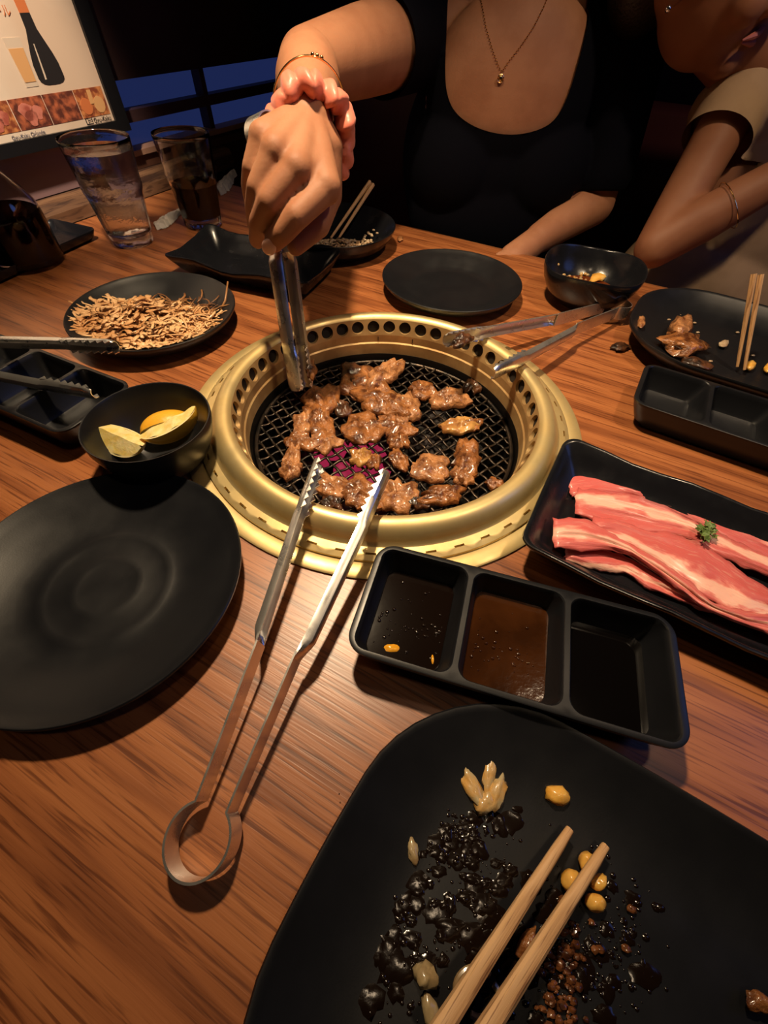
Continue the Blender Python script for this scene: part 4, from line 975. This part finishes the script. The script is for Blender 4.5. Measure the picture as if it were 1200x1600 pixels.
# ---------------------------------------------------------------- framed menu board on the wall
def menu_board():
    v0, v1, z0, z1 = -.12, .343, .096, .46; lean = .055
    t = thing('menu_board', 'black framed menu board with drink and meat pictures at the upper left', 'menu board', UV(-.70, .11, .096))
    def at(s, q, o=0.0):   # s along the wall, q upwards on the board, o in front of it
        return UV(-.703 - lean * q * .3 + o, v0 + s, z0 + q)
    W_, H_ = v1 - v0, z1 - z0
    def slab(name, s0, s1, q0, q1, o0, o1, m, parent=t):
        mb = MB(); vs = [at(s, q, o) for o in (o0, o1) for s, q in ((s0, q0), (s1, q0), (s1, q1), (s0, q1))]
        mb.add(vs, [(0, 3, 2, 1), (4, 5, 6, 7), (0, 1, 5, 4), (1, 2, 6, 5), (2, 3, 7, 6), (3, 0, 4, 7)]); return obj(name, mb, m, parent, world=True, smooth=False)
    def poly(name, pts, o, m, parent):
        mb = MB(); mb.loft([[at(s, q, o - .0004) for s, q in pts], [at(s, q, o) for s, q in pts]]); return obj(name, mb, m, parent, world=True, smooth=False)
    FB = .0155
    slab('backing', 0, W_, 0, H_, -.008, 0, M['frame'])
    slab('frame_rail', 0, W_, 0, FB, 0, .006, M['frame']); slab('frame_rail', 0, W_, H_ - FB, H_, 0, .006, M['frame'])
    slab('frame_stile', 0, FB, FB, H_ - FB, 0, .006, M['frame']); slab('frame_stile', W_ - .024, W_, FB, H_ - FB, 0, .006, M['frame'])
    pm = mat('menu_paper', (.74, .62, .48), .55, color2=(.62, .46, .33), nscale=5)
    pg = slab('menu_page', FB, W_ - .024, FB, H_ - FB, .0002, .0012, pm)
    R_ = W_ - .024                      # right edge of the page
    ink = mat('ink_black', (.015, .012, .012), .6); org = mat('ink_orange', (.55, .16, .05), .6); amb = mat('ink_amber', (.62, .33, .13), .6); red = mat('ink_dark_red', (.10, .025, .015), .6, color2=(.45, .12, .05), nscale=85, ramp=(.42, .62))
    red2 = mat('ink_grill_red', (.22, .05, .02), .6, color2=(.58, .22, .07), nscale=120, ramp=(.40, .60)); pnk = mat('ink_meat_pink', (.56, .19, .13), .6, color2=(.35, .08, .05), nscale=70); pale = mat('ink_glass', (.60, .48, .36), .6)
    o = .0016
    # four food pictures in a row
    tw, th_ = .0515, .0330; q0 = .0243
    for k in range(5):
        s1 = R_ - .0035 - k * (tw + .0012); s0 = s1 - tw
        if s0 < FB: break
        poly('food_picture', [(s0, q0), (s1, q0), (s1, q0 + th_), (s0, q0 + th_)], o, (red2, red, red, red2, red)[k], pg)
        c = (s0 + s1) / 2
        if k == 0:
            for e in (-1, 1): poly('picture_shape', [(c + e * .012 + .010 * math.cos(a), q0 + .013 + .010 * math.sin(a)) for a in np.linspace(0, 2 * PI, 14)[:-1]], o + .0004, amb if e > 0 else org, pg)
            poly('picture_shape', [(c - .004, q0 + .015), (c + .003, q0 + .015), (c + .004, q0 + .031), (c - .003, q0 + .031)], o + .0006, amb, pg)
        elif k in (2, 3):
            for a, bq, r in ((-.006, .018, .010), (.010, .016, .008), (-.002, .011, .009)): poly('picture_shape', [(c + a + r * (1 + .3 * math.sin(3 * w_)) * math.cos(w_), q0 + bq + r * math.sin(w_)) for w_ in np.linspace(0, 2 * PI, 12)[:-1]], o + .0004, pnk, pg)
    # dark bottle with orange neck, and amber drink in a tall glass
    bx = .3590; by = .0665
    V_ = .68; bt_ = lambda l: [(bx + x * .86, by + y * V_) for x, y in l]
    poly('printed_bottle', bt_([(-.024, .010), (-.0225, .005), (-.018, .001), (-.010, -.001), (.010, -.001), (.018, .001), (.0225, .005), (.024, .010), (.0235, .03), (.020, .046), (.015, .062), (.0095, .080), (.0085, .102), (-.0085, .102), (-.0095, .080), (-.015, .062), (-.020, .046), (-.0235, .03)]), o, ink, pg)
    poly('printed_gleam', bt_([(-.013, .008), (-.010, .008), (-.006, .060), (-.0075, .060)]), o + .0004, pale, pg)
    poly('printed_label', bt_([(-.0085, .102), (.0085, .102), (.0105, .20), (-.0105, .20)]), o, org, pg)
    gx = .3243
    poly('printed_glass', [(gx - .0095, by), (gx + .0095, by), (gx + .0125, by + .048), (gx - .0125, by + .048)], o, pale, pg)
    poly('printed_drink', [(gx - .0085, by + .005), (gx + .0085, by + .005), (gx + .0108, by + .038), (gx - .0108, by + .038)], o + .0004, amb, pg)
    # lettering
    def text(s, q, body, size, m):
        cu = D.curves.new('lettering', 'FONT'); cu.body = body; cu.size = size; cu.extrude = .0001
        ob = D.objects.new('lettering', cu); COL.objects.link(ob)
        p = at(s, q, o + .0003); rootp = root_loc(pg) ; ob.parent = pg
        ob.location = (p[0], p[1], p[2]) ; ob.location = Vector((p[0], p[1], p[2] + T)) - t.location
        X = Vector(tuple(UV(0, 1) - UV(0, 0))).normalized(); Yv = Vector(tuple(at(s, .2) - at(s, .1))).normalized(); Zv = X.cross(Yv)
        ob.rotation_euler = Matrix((X, Yv, Zv)).transposed().to_euler(); cu.materials.append(m)
        dg = bpy.context.evaluated_depsgraph_get(); me = D.meshes.new_from_object(ob.evaluated_get(dg)); n = D.objects.new('lettering', me); COL.objects.link(n)
        n.parent = pg; n.location = ob.location; n.rotation_euler = ob.rotation_euler; D.objects.remove(ob)
    text(R_ - .0390, FB + .0017, 'Gyu-Kaku', .0083, ink)
    lx = R_ - .0530; ly = FB + .0010; k_ = .70
    poly('logo_block', [(lx, ly), (lx + .0125, ly), (lx + .0125, ly + .0075), (lx, ly + .0075)], o, ink, pg)
    for a, bq, c, d in ((.0015, .0012, .0042, .0065), (.0055, .0010, .0110, .0022), (.0055, .0032, .0110, .0042), (.0055, .0054, .0110, .0066)): poly('logo_stroke', [(lx + a, ly + bq), (lx + c, ly + bq), (lx + c, ly + d), (lx + a, ly + d)], o + .0004, pm, pg)
    text(.2590, FB + .0012, 'Gyu-Kaku Orlando', .0068, mat('ink_grey', (.10, .10, .14), .6))
    text(.292, .134, '\u751f\u30d3\u30fc\u30eb', .012, org)
menu_board()

# ---------------------------------------------------------------- people
def capsule(mb, a, bq, r0, r1, n=44):
    a, bq = np.array(a, float), np.array(bq, float); d = bq - a; L = np.linalg.norm(d) + 1e-9; d /= L
    h = np.array([0, 0, 1.]) if abs(d[2]) < .9 else np.array([1., 0, 0]); x = np.cross(d, h); x /= np.linalg.norm(x); y = np.cross(d, x)
    rg = []
    for i in range(1, 6): th = PI / 2 * i / 6; rg.append((a - d * r0 * math.cos(th), r0 * math.sin(th)))
    rg += [(a, r0), (bq, r1)]
    for i in range(5, 0, -1): th = PI / 2 * i / 6; rg.append((bq + d * r1 * math.cos(th), r1 * math.sin(th)))
    mb.loft([[c + r * (math.cos(2 * PI * j / n) * x + math.sin(2 * PI * j / n) * y) for j in range(n)] for c, r in rg])
def ellip(mb, c, r, rot=None, n=48, m=30):
    q = MB(); q.ball((0, 0, 0), r, n, m); R = rot if rot is not None else np.eye(3)
    mb.add([np.array(c) + R @ np.array(p) for p in q.v], q.f)
def fuse(mb, voxel, iters, fac=.5):
    """one continuous surface grown over overlapping volumes"""
    me = D.meshes.new('tmp'); me.from_pydata(mb.v, [], mb.f); bm = bmesh.new(); bm.from_mesh(me); bmesh.ops.remove_doubles(bm, verts=bm.verts, dist=1e-7); bmesh.ops.recalc_face_normals(bm, faces=bm.faces); bm.to_mesh(me); bm.free()
    o = D.objects.new('tmp', me); COL.objects.link(o)
    r = o.modifiers.new('r', 'REMESH'); r.mode = 'VOXEL'; r.voxel_size = voxel
    if iters: q = o.modifiers.new('s', 'SMOOTH'); q.iterations = iters; q.factor = fac
    dg = bpy.context.evaluated_depsgraph_get(); ev = o.evaluated_get(dg); m2 = ev.to_mesh()
    n = len(m2.vertices); co = np.empty(n * 3); m2.vertices.foreach_get('co', co); co = co.reshape(-1, 3)
    fs = [tuple(p.vertices) for p in m2.polygons]; ev.to_mesh_clear(); D.objects.remove(o); D.meshes.remove(me)
    return co, fs
def cut(co, fs, sd, it=3):
    """keep the part where the signed function is positive and pull its border onto the zero line"""
    val = sd(co); keep = [f for f in fs if max(val[i] for i in f) > 0]
    used = sorted({i for f in keep for i in f}); ix = {v: k for k, v in enumerate(used)}; co = co[used].copy(); keep = [tuple(ix[i] for i in f) for f in keep]
    cnt = {}
    for f in keep:
        for i in range(len(f)):
            e = tuple(sorted((f[i], f[(i + 1) % len(f)]))); cnt[e] = cnt.get(e, 0) + 1
    bd = np.array(sorted({i for e, c in cnt.items() if c == 1 for i in e}), int)
    if len(bd):
        for _ in range(it):
            p = co[bd]; v = sd(p); g = np.stack([(sd(p + np.eye(3)[k] * 1e-4) - v) / 1e-4 for k in range(3)], 1); g2 = (g * g).sum(1) + 1e-9
            st = -(v / g2)[:, None] * g; l = np.linalg.norm(st, axis=1, keepdims=True); st *= np.minimum(1, .006 / (l + 1e-9)); co[bd] = p + st
    return co, keep
def mesh_obj(name, co, fs, m, parent):
    b = MB(); b.v = [tuple(p) for p in co]; b.f = fs
    return obj(name, b, m, parent, world=True, clean=False)
def seg_dist(p, pl):
    """signed distance of 2-D points to a closed polygon, positive outside"""
    p = np.asarray(p); n = len(pl); dmin = np.full(len(p), 9.); ins = np.zeros(len(p), bool)
    for i in range(n):
        a, c = np.array(pl[i]), np.array(pl[(i + 1) % n]); e = c - a; t = np.clip(((p - a) @ e) / (e @ e + 1e-12), 0, 1); dmin = np.minimum(dmin, np.linalg.norm(p - a - t[:, None] * e, axis=1))
        cr = ((a[1] > p[:, 1]) != (c[1] > p[:, 1])) & (p[:, 0] < (c[0] - a[0]) * (p[:, 1] - a[1]) / (c[1] - a[1] + 1e-12) + a[0]); ins ^= cr
    return np.where(ins, -dmin, dmin)
def head_parts(mb, c, yaw, pitch, roll=0):
    R = np.array(Matrix.Rotation(yaw, 3, 'Z') @ Matrix.Rotation(roll, 3, 'Y') @ Matrix.Rotation(pitch, 3, 'X')); c = np.array(c)
    t = lambda x, y, z: c + R @ np.array([x, y, z])
    ellip(mb, t(0, .012, .018), (.072, .088, .092), R); ellip(mb, t(0, -.018, -.035), (.058, .066, .075), R)
    ellip(mb, t(0, -.062, -.088), (.024, .022, .020), R)
    capsule(mb, t(0, -.084, .008), t(0, -.100, -.030), .008, .011); ellip(mb, t(0, -.092, -.034), (.016, .012, .010), R)
    for s in (1, -1): ellip(mb, t(s * .074, .010, -.010), (.010, .018, .030), R); ellip(mb, t(s * .032, -.072, .020), (.026, .014, .010), R); ellip(mb, t(s * .036, -.066, -.028), (.024, .022, .022), R)
    return t, R
def face_parts(t, R, parent):
    for s in (1, -1):
        b = MB(); ellip(b, t(s * .031, -.0745, .002), (.0135, .010, .008), R); e = obj('eye', b, M['eye'], parent, world=True)
        b = MB(); ellip(b, t(s * .031, -.0835, .001), (.0055, .002, .0055), R); obj('iris', b, M['iris'], e, world=True)
        b = MB(); b.tube([t(s * .014, -.087, .022), t(s * .032, -.088, .027), t(s * .050, -.078, .021)], [.002, .0028, .0015], 8); obj('eyebrow', b, M['hair'], parent, world=True)
    b = MB(); b.tube([t(-.024, -.079, -.060), t(-.010, -.0865, -.0575), t(0, -.0865, -.059), t(.010, -.0865, -.0575), t(.024, -.079, -.060)], [.001, .004, .004, .004, .001], 8)
    b.tube([t(-.021, -.079, -.063), t(0, -.086, -.0665), t(.021, -.079, -.063)], [.001, .0048, .001], 8); obj('lips', b, M['lips'], parent, world=True)

# -- the woman holding the tongs
p1 = thing('person', 'person in a navy-black scoop-neck top reaching over the grill with tongs', 'person', (.15, .98, -.42))
W_ = PY(481, 190, .520)
EL = PY(482, 106, .700); SH = PY(640, 62, .93)
mcp = [PY(509, 293, .452), PY(463, 264, .447), PY(430, 236, .454), PY(410, 214, .470)]
pip = [PY(463, 338, .426), PY(421, 314, .430), PY(403, 292, .442), PY(394, 262, .460)]
dip = [PY(442, 363, .424), PY(405, 347, .437), PY(397, 323, .452), PY(390, 292, .470)]
tipj = [PY(427, 379, .428), PY(402, 374, .447), PY(399, 352, .464), PY(393, 318, .480)]
rad = [(.0124, .0107, .0097, .0084), (.0121, .0102, .0092, .0080), (.0115, .0096, .0086, .0076), (.0106, .0086, .0077, .0068)]
th = [PY(508, 232, .512), PY(513, 305, .496), PY(497, 352, .474), PY(462, 385, .456)]
LS = np.array([.335, .965, .215]); LE = PY(926, 318, .915); LW = PY(842, 372, .835); LH = PY(800, 405, .80)
def arms(mb, skin):
    k = 0 if skin else .0055
    capsule(mb, SH, SH * .45 + EL * .55, .050 + k * 1.3, .043 + k * 1.3)

    if skin:
        capsule(mb, SH * .45 + EL * .55, EL, .043, .0335); capsule(mb, EL, EL * .65 + W_ * .35, .0335, .0345); capsule(mb, EL * .65 + W_ * .35, W_, .0345, .0215)
        fwd = (mcp[1] - W_); fwd /= np.linalg.norm(fwd)
        capsule(mb, LS, LE, .046, .036); capsule(mb, LE, LW, .036, .024); capsule(mb, LW, LH, .022, .024)
    else: capsule(mb, LS, LS * .25 + LE * .75, .054, .054)
def torso1(mb, k):
    ellip(mb, (.155, .985, -.33), (.165 + k, .125 + k, .12 + k)); ellip(mb, (.155, .985, -.14), (.128 + k, .098 + k, .20))
    ellip(mb, (.155, .975, .08), (.150 + k, .105 + k, .17 + k)); capsule(mb, (.00, .975, .225), (.31, .975, .225), .052 + k, .052 + k)
    ellip(mb, (.088, .915, .085), (.076 + k, .056 + k, .074 + k)); ellip(mb, (.232, .915, .085), (.076 + k, .056 + k, .074 + k)); ellip(mb, (.160, .922, .165), (.130, .058 + k, .12 + k)); ellip(mb, (.16, .915, .085), (.09, .046 + k, .08))
    if k: ellip(mb, (.16, .922, .02), (.146, .060, .105)); ellip(mb, (.158, .935, -.10), (.142, .062, .17))
    capsule(mb, (.155, .985, .235), (.155, .985, .27), .075 + k, .055 + k)
b = MB(); torso1(b, 0); arms(b, True); capsule(b, (.155, .98, .26), (.155, .955, .37), .054, .050); t1, R1 = head_parts(b, (.155, .925, .475), 0, .30)
for i in range(4):
    capsule(b, W_ * .8 + mcp[i] * .2, mcp[i], .0165, rad[i][0] + .0012); capsule(b, mcp[i], pip[i], rad[i][0], rad[i][1]); capsule(b, pip[i], dip[i], rad[i][1], rad[i][2]); capsule(b, dip[i], tipj[i], rad[i][2], rad[i][3])
for i in range(3): capsule(b, W_ * .45 + mcp[i] * .55, (mcp[i] + mcp[i + 1]) / 2 * .85 + W_ * .15, .015, .012)
capsule(b, W_, th[0], .019, .017); capsule(b, th[0], th[1], .0165, .0135); capsule(b, th[1], th[2], .0130, .0115); capsule(b, th[2], th[3], .0112, .0085); capsule(b, W_ * .5 + th[1] * .5, mcp[0] * .6 + th[1] * .4, .013, .010)
for s in (1, -1):
    hp = (.155 + s * .085, .97, -.33); kn = (.155 + s * .10, .60, -.27); capsule(b, hp, kn, .082, .058); capsule(b, kn, (.155 + s * .10, .66, -.68), .054, .040); capsule(b, (.155 + s * .10, .68, -.715), (.155 + s * .11, .54, -.722), .034, .026)
capsule(b, LH, LH + np.array([-.05, -.035, -.004]), .019, .016)
for i in range(4):
    o = LH + np.array([-.045 + .004 * i, -.05 + .018 * i, -.002]); capsule(b, o, o + np.array([-.040, -.018, -.006]), .0092, .0082); capsule(b, o + np.array([-.040, -.018, -.006]), o + np.array([-.068, -.026, -.014]), .0082, .007)
capsule(b, LH + np.array([-.01, -.02, .004]), LH + np.array([-.045, -.062, .0]), .011, .008)
co, fs = fuse(b, .0020, 3); body1 = mesh_obj('body', co, fs, M['skin'], p1)
face_parts(t1, R1, p1)
b = MB(); ellip(b, t1(0, .028, .035), (.083, .090, .088), R1); ellip(b, t1(0, .075, -.02), (.070, .050, .09), R1); ellip(b, t1(0, .120, .03), (.038, .036, .038), R1)
for s in (1, -1): ellip(b, t1(s * .070, .02, .01), (.016, .045, .055), R1)
co, fs = fuse(b, .005, 3)
def sdh(p): q = (p - np.array(t1(0, 0, 0))) @ R1; return np.maximum(q[:, 1] + .050 - np.maximum(0, q[:, 2] - .04) * .8, -.2 + 0 * q[:, 1])
co, fs = cut(co, fs, sdh); mesh_obj('hair', co, fs, M['hair'], p1)
for i in range(1):
    # nail of the forefinger
    n_ = tipj[0] - dip[0]; n_ /= np.linalg.norm(n_); vw = np.array([0, 0, H]) - tipj[0]; vw /= np.linalg.norm(vw); nn = vw - n_ * (vw @ n_); nn /= np.linalg.norm(nn); sd_ = np.cross(n_, nn)
    R = np.stack([n_, sd_, nn], 1); b = MB(); ellip(b, tipj[0] + n_ * .0012 + nn * .0076, (.0080, .0066, .0024), R); obj('fingernail', b, M['nail'], p1, world=True)
# top
neck = [(706, -40), (698, 60), (695, 110), (698, 150), (712, 177), (745, 197), (790, 206), (830, 201), (862, 187), (884, 150), (907, 80), (934, 4), (944, -40)]
def chaikin(p):
    p = [np.array(q, float) for q in p]; o = [p[0]]
    for a, c in zip(p[:-1], p[1:]): o += [a * .75 + c * .25, a * .25 + c * .75]
    return o + [p[-1]]
neck = chaikin(chaikin(neck))
npoly = [tuple(PY(x, y, .885)[[0, 2]]) for x, y in neck]; npoly = [(npoly[0][0] - .004, .45)] + npoly + [(npoly[-1][0] + .004, .45)]
b = MB(); torso1(b, .0055); arms(b, False)
ad = (EL - SH) / np.linalg.norm(EL - SH); ld = (LE - LS) / np.linalg.norm(LE - LS)
co, fs = fuse(b, .0034, 4)
def sds(p):
    d = seg_dist(p[:, [0, 2]], npoly); d = np.where(p[:, 1] > 1.0, np.maximum(d, .27 - p[:, 2] + .0), d)
    d = np.minimum(d, p[:, 2] + .42)
    a = .085 - (p - SH) @ ad; nr = np.linalg.norm((p - SH) - ((p - SH) @ ad)[:, None] * ad, axis=1); d = np.where((nr < .070) & ((p - SH) @ ad > .03), np.minimum(d, a), d)
    a2 = .165 - (p - LS) @ ld; d = np.where((p[:, 0] > .29), np.minimum(d, a2), d); return d
co, fs = cut(co, fs, sds); mesh_obj('scoop_neck_top', co, fs, M['shirt'], p1)
b = MB()
for s in (1, -1):
    capsule(b, (.155 + s * .085, .97, -.33), (.155 + s * .10, .60, -.27), .088, .064); capsule(b, (.155 + s * .10, .60, -.27), (.155 + s * .10, .66, -.67), .060, .047)
ellip(b, (.155, .985, -.34), (.172, .132, .115)); co, fs = fuse(b, .006, 3); mesh_obj('trousers', co, fs, M['shirt'], p1)
# scrunchie: a ruffled band hanging loosely on the wrist
fd = W_ - EL; fd /= np.linalg.norm(fd); ax_ = fd + np.array([.18, .0, .10]); ax_ /= np.linalg.norm(ax_)
e1 = np.cross(ax_, [0, 0, 1.]); e1 /= np.linalg.norm(e1); e2 = np.cross(e1, ax_)
cS = PY(487, 214, .518); b = MB(); rings = []
NS_ = 220
for i in range(NS_):
    a = 2 * PI * i / NS_; rr = .0335 + .0016 * math.sin(5 * a + 1); c = cS + rr * (math.cos(a) * e1 + math.sin(a) * e2 * 1.04); rd = math.cos(a) * e1 + math.sin(a) * e2
    q = []
    for j in range(18):
        th_ = 2 * PI * j / 18; ruf = .68 + .50 * abs(math.sin(9.5 * a + .55 * math.sin(3 * a) + .55 * math.sin(th_ + a))) ** .55 + .08 * math.sin(13 * a + 2.2 * math.sin(2 * a + 1) + math.sin(th_) * 1.5) + .22 * nz(3.2 * math.cos(a) + .9 * math.sin(th_), 3.2 * math.sin(a), 3 + .5 * math.cos(th_)) + .10 * nz(9 * math.cos(a), 9 * math.sin(a) + math.sin(th_), 8)
        q.append(c + rd * ((.0088 * math.cos(th_) * ruf)) + ax_ * ((.0135 * math.sin(th_)) * (1 + .18 * math.sin(11 * a + 2 * math.sin(th_)))) + ax_ * .0022 * math.sin(9 * a))
    rings.append(q)
rings.append(rings[0]); b.loft(rings, False, False); obj('scrunchie', b, M['scrunchie'], p1, world=True, angle=2)
# thin gold bangle
b = MB(); cB = PY(484, 166, .555); bx_ = fd + np.array([.25, 0, -.12]); bx_ /= np.linalg.norm(bx_); f1_ = np.cross(bx_, [0, 0, 1.]); f1_ /= np.linalg.norm(f1_); f2_ = np.cross(f1_, bx_)
b.tube([cB + .0345 * (math.cos(2 * PI * i / 64) * f1_ + math.sin(2 * PI * i / 64) * f2_) for i in range(65)], .0009, 8, False)
for dd in (-.12, .0, .12): b.ball(cB + .0357 * (math.cos(PI / 2 + .25 + dd) * f1_ + math.sin(PI / 2 + .25 + dd) * f2_), .0017, 8, 6)
obj('bangle', b, M['jewel'], p1, world=True)
# necklace laid on the chest
from mathutils.bvhtree import BVHTree
bv = BVHTree.FromPolygons([(v.co.x + p1.location.x, v.co.y + p1.location.y, v.co.z + p1.location.z - T) for v in body1.data.vertices], [tuple(p.vertices) for p in body1.data.polygons])
def on_chest(x, z, off=.0014):
    h = bv.ray_cast(Vector((x, .3, z)), Vector((0, 1, 0)), 2)
    return np.array([x, (h[0].y if h[0] else .9) - off, z])
pend = PY(781, 122, .872); chain = []
for (x, y) in [tuple(q) for q in resamp([(751, -30), (753, 0), (758, 40), (767, 75), (776, 100), (781, 109), (790, 95), (812, 68), (832, 40), (852, 5), (868, -30)], 70)]: q = PY(x, y, .89); chain.append(on_chest(q[0], q[2]))
b = MB(); ch = resamp(chain, 90)
for i, p in enumerate(ch): b.ball(p, (.0011, .0009, .0011), 6, 4)
nk = obj('necklace', b, M['jewel'], p1, world=True)
b = MB(); pp = on_chest(pend[0], pend[2], .003); b.ball(pp, (.0034, .0016, .0040), 10, 8); b.tube([pp + np.array([.0042 * math.cos(a), -.0002, .0042 * math.sin(a) + .0005]) for a in np.linspace(0, 2 * PI, 17)], .0007, 6, False); obj('pendant', b, M['jewel'], nk, world=True)

# -- the second guest at the right
p2 = thing('person', 'person in a beige short-sleeved tee leaning on one elbow at the right', 'person', (.58, .90, -.42))
E2 = PY(1024, 386, .725); E2[2] = max(E2[2], .031); S2 = PY(1163, 138, .87); W2 = PY(1232, 268, .72); H2 = PY(1300, 190, .74)
S2b = np.array([.74, .83, .20]); E2b = np.array([.84, .66, .02]); W2b = np.array([.66, .60, .02])
def torso2(mb, k):
    ellip(mb, (.60, .93, -.33), (.165 + k, .12 + k, .12 + k)); ellip(mb, (.555, .845, -.13), (.158 + k, .118 + k, .20)); ellip(mb, (.59, .865, .03), (.140 + k, .10 + k, .15 + k)); capsule(mb, (.50, .875, .165), (.71, .85, .17), .048 + k, .048 + k); capsule(mb, (.555, .88, .16), (.54, .875, .20), .062 + k, .050 + k)
    capsule(mb, (.48, .885, .17), S2, .042 + k, .035 + k)
b = MB(); torso2(b, 0)
capsule(b, S2, E2, .034, .029); capsule(b, E2, E2 * .6 + W2 * .4, .029, .030); capsule(b, E2 * .6 + W2 * .4, W2, .030, .023); capsule(b, W2, H2, .022, .028)
capsule(b, (.71, .85, .19), E2b, .044, .035); capsule(b, E2b, W2b, .034, .023); capsule(b, W2b, W2b + np.array([-.06, -.02, 0]), .024, .022)
for i in range(4):
    o = W2b + np.array([-.07 + .004 * i, -.045 + .018 * i, 0]); capsule(b, o, o + np.array([-.06, -.01, -.01]), .009, .0075)
    o = H2 + np.array([.012, -.02 + .015 * i, .02]); capsule(b, o, o + np.array([-.01, 0, .045]), .009, .008); capsule(b, o + np.array([-.01, 0, .045]), o + np.array([-.04, .005, .055]), .008, .007)
capsule(b, W2b + np.array([-.02, -.02, .01]), W2b + np.array([-.07, -.07, .0]), .011, .008); capsule(b, H2, H2 + np.array([-.04, -.02, .03]), .011, .008)
HC = tuple(PY(1135, -92, .87))
capsule(b, (.56, .875, .19), np.array(HC) + np.array([.05, .02, -.06]), .052, .052); t2, R2 = head_parts(b, HC, .85, .15, -.22)
for s in (1, -1): capsule(b, (.60 + s * .085, .92, -.33), (.58 + s * .10, .56, -.27), .08, .058); capsule(b, (.58 + s * .10, .56, -.27), (.58 + s * .10, .62, -.68), .054, .04); capsule(b, (.58 + s * .10, .64, -.715), (.58 + s * .11, .50, -.722), .034, .026)
co, fs = fuse(b, .0042, 4); mesh_obj('body', co, fs, M['skin2'], p2); face_parts(t2, R2, p2)
b = MB(); ellip(b, t2(0, .028, .035), (.084, .090, .088), R2); ellip(b, t2(0, .075, -.02), (.068, .05, .08), R2); co, fs = fuse(b, .005, 3)
def sdh2(p): q = (p - np.array(t2(0, 0, 0))) @ R2; return q[:, 1] + .050 - np.maximum(0, q[:, 2] - .04) * .8
co, fs = cut(co, fs, sdh2); mesh_obj('hair', co, fs, M['hair'], p2)
b = MB(); b.ball(t2(-.086, .006, -.036), .0036, 10, 8); obj('earring', b, mat('silver_stud', (.8, .8, .82), .15, 1.0), p2, world=True)
b = MB(); torso2(b, .007)
u2 = (E2 - S2) / np.linalg.norm(E2 - S2); capsule(b, S2, S2 + u2 * .10, .043, .047)
b3 = MB(); b3.v = b.v; b3.f = b.f
co, fs = fuse(b, .0040, 3)
for i in range(len(co)):   # soft folds of the cloth
    x, y, z = co[i]; k = max(0, min(1, (.10 - z) / .12)); co[i][1] += k * .006 * math.sin(38 * (z + .5 * x) + 3 * nz(x * 6, z * 6)); co[i][0] += k * .003 * nz(x * 14, z * 14, 3)
def sdt(p):
    d = np.minimum(p[:, 2] + .40, np.linalg.norm(p - np.array([.555, .86, .275]), axis=1) - .072)
    a = .072 - (p - S2) @ u2; nr = np.linalg.norm((p - S2) - ((p - S2) @ u2)[:, None] * u2, axis=1); d = np.where((nr < .075) & ((p - S2) @ u2 > .03), np.minimum(d, a), d); return d
co, fs = cut(co, fs, sdt); mesh_obj('beige_tee', co, fs, M['tee'], p2)
b = MB()
for s in (1, -1): capsule(b, (.60 + s * .085, .92, -.33), (.58 + s * .10, .56, -.27), .086, .064); capsule(b, (.58 + s * .10, .56, -.27), (.58 + s * .10, .62, -.67), .060, .046)
ellip(b, (.60, .93, -.34), (.172, .128, .115)); co, fs = fuse(b, .006, 3); mesh_obj('trousers', co, fs, M['shirt'], p2)
b = MB(); q = E2 * .42 + W2 * .58; u3 = (W2 - E2) / np.linalg.norm(W2 - E2); g1 = np.cross(u3, [0, 0, 1.]); g1 /= np.linalg.norm(g1); g2 = np.cross(g1, u3)
b.tube([q + .0312 * (math.cos(a) * g1 + math.sin(a) * g2) for a in np.linspace(0, 2 * PI, 49)], .0007, 6, False); b.ball(q + .0318 * (math.cos(3.9) * g1 + math.sin(3.9) * g2), .0022, 8, 6); obj('bracelet', b, M['jewel'], p2, world=True)
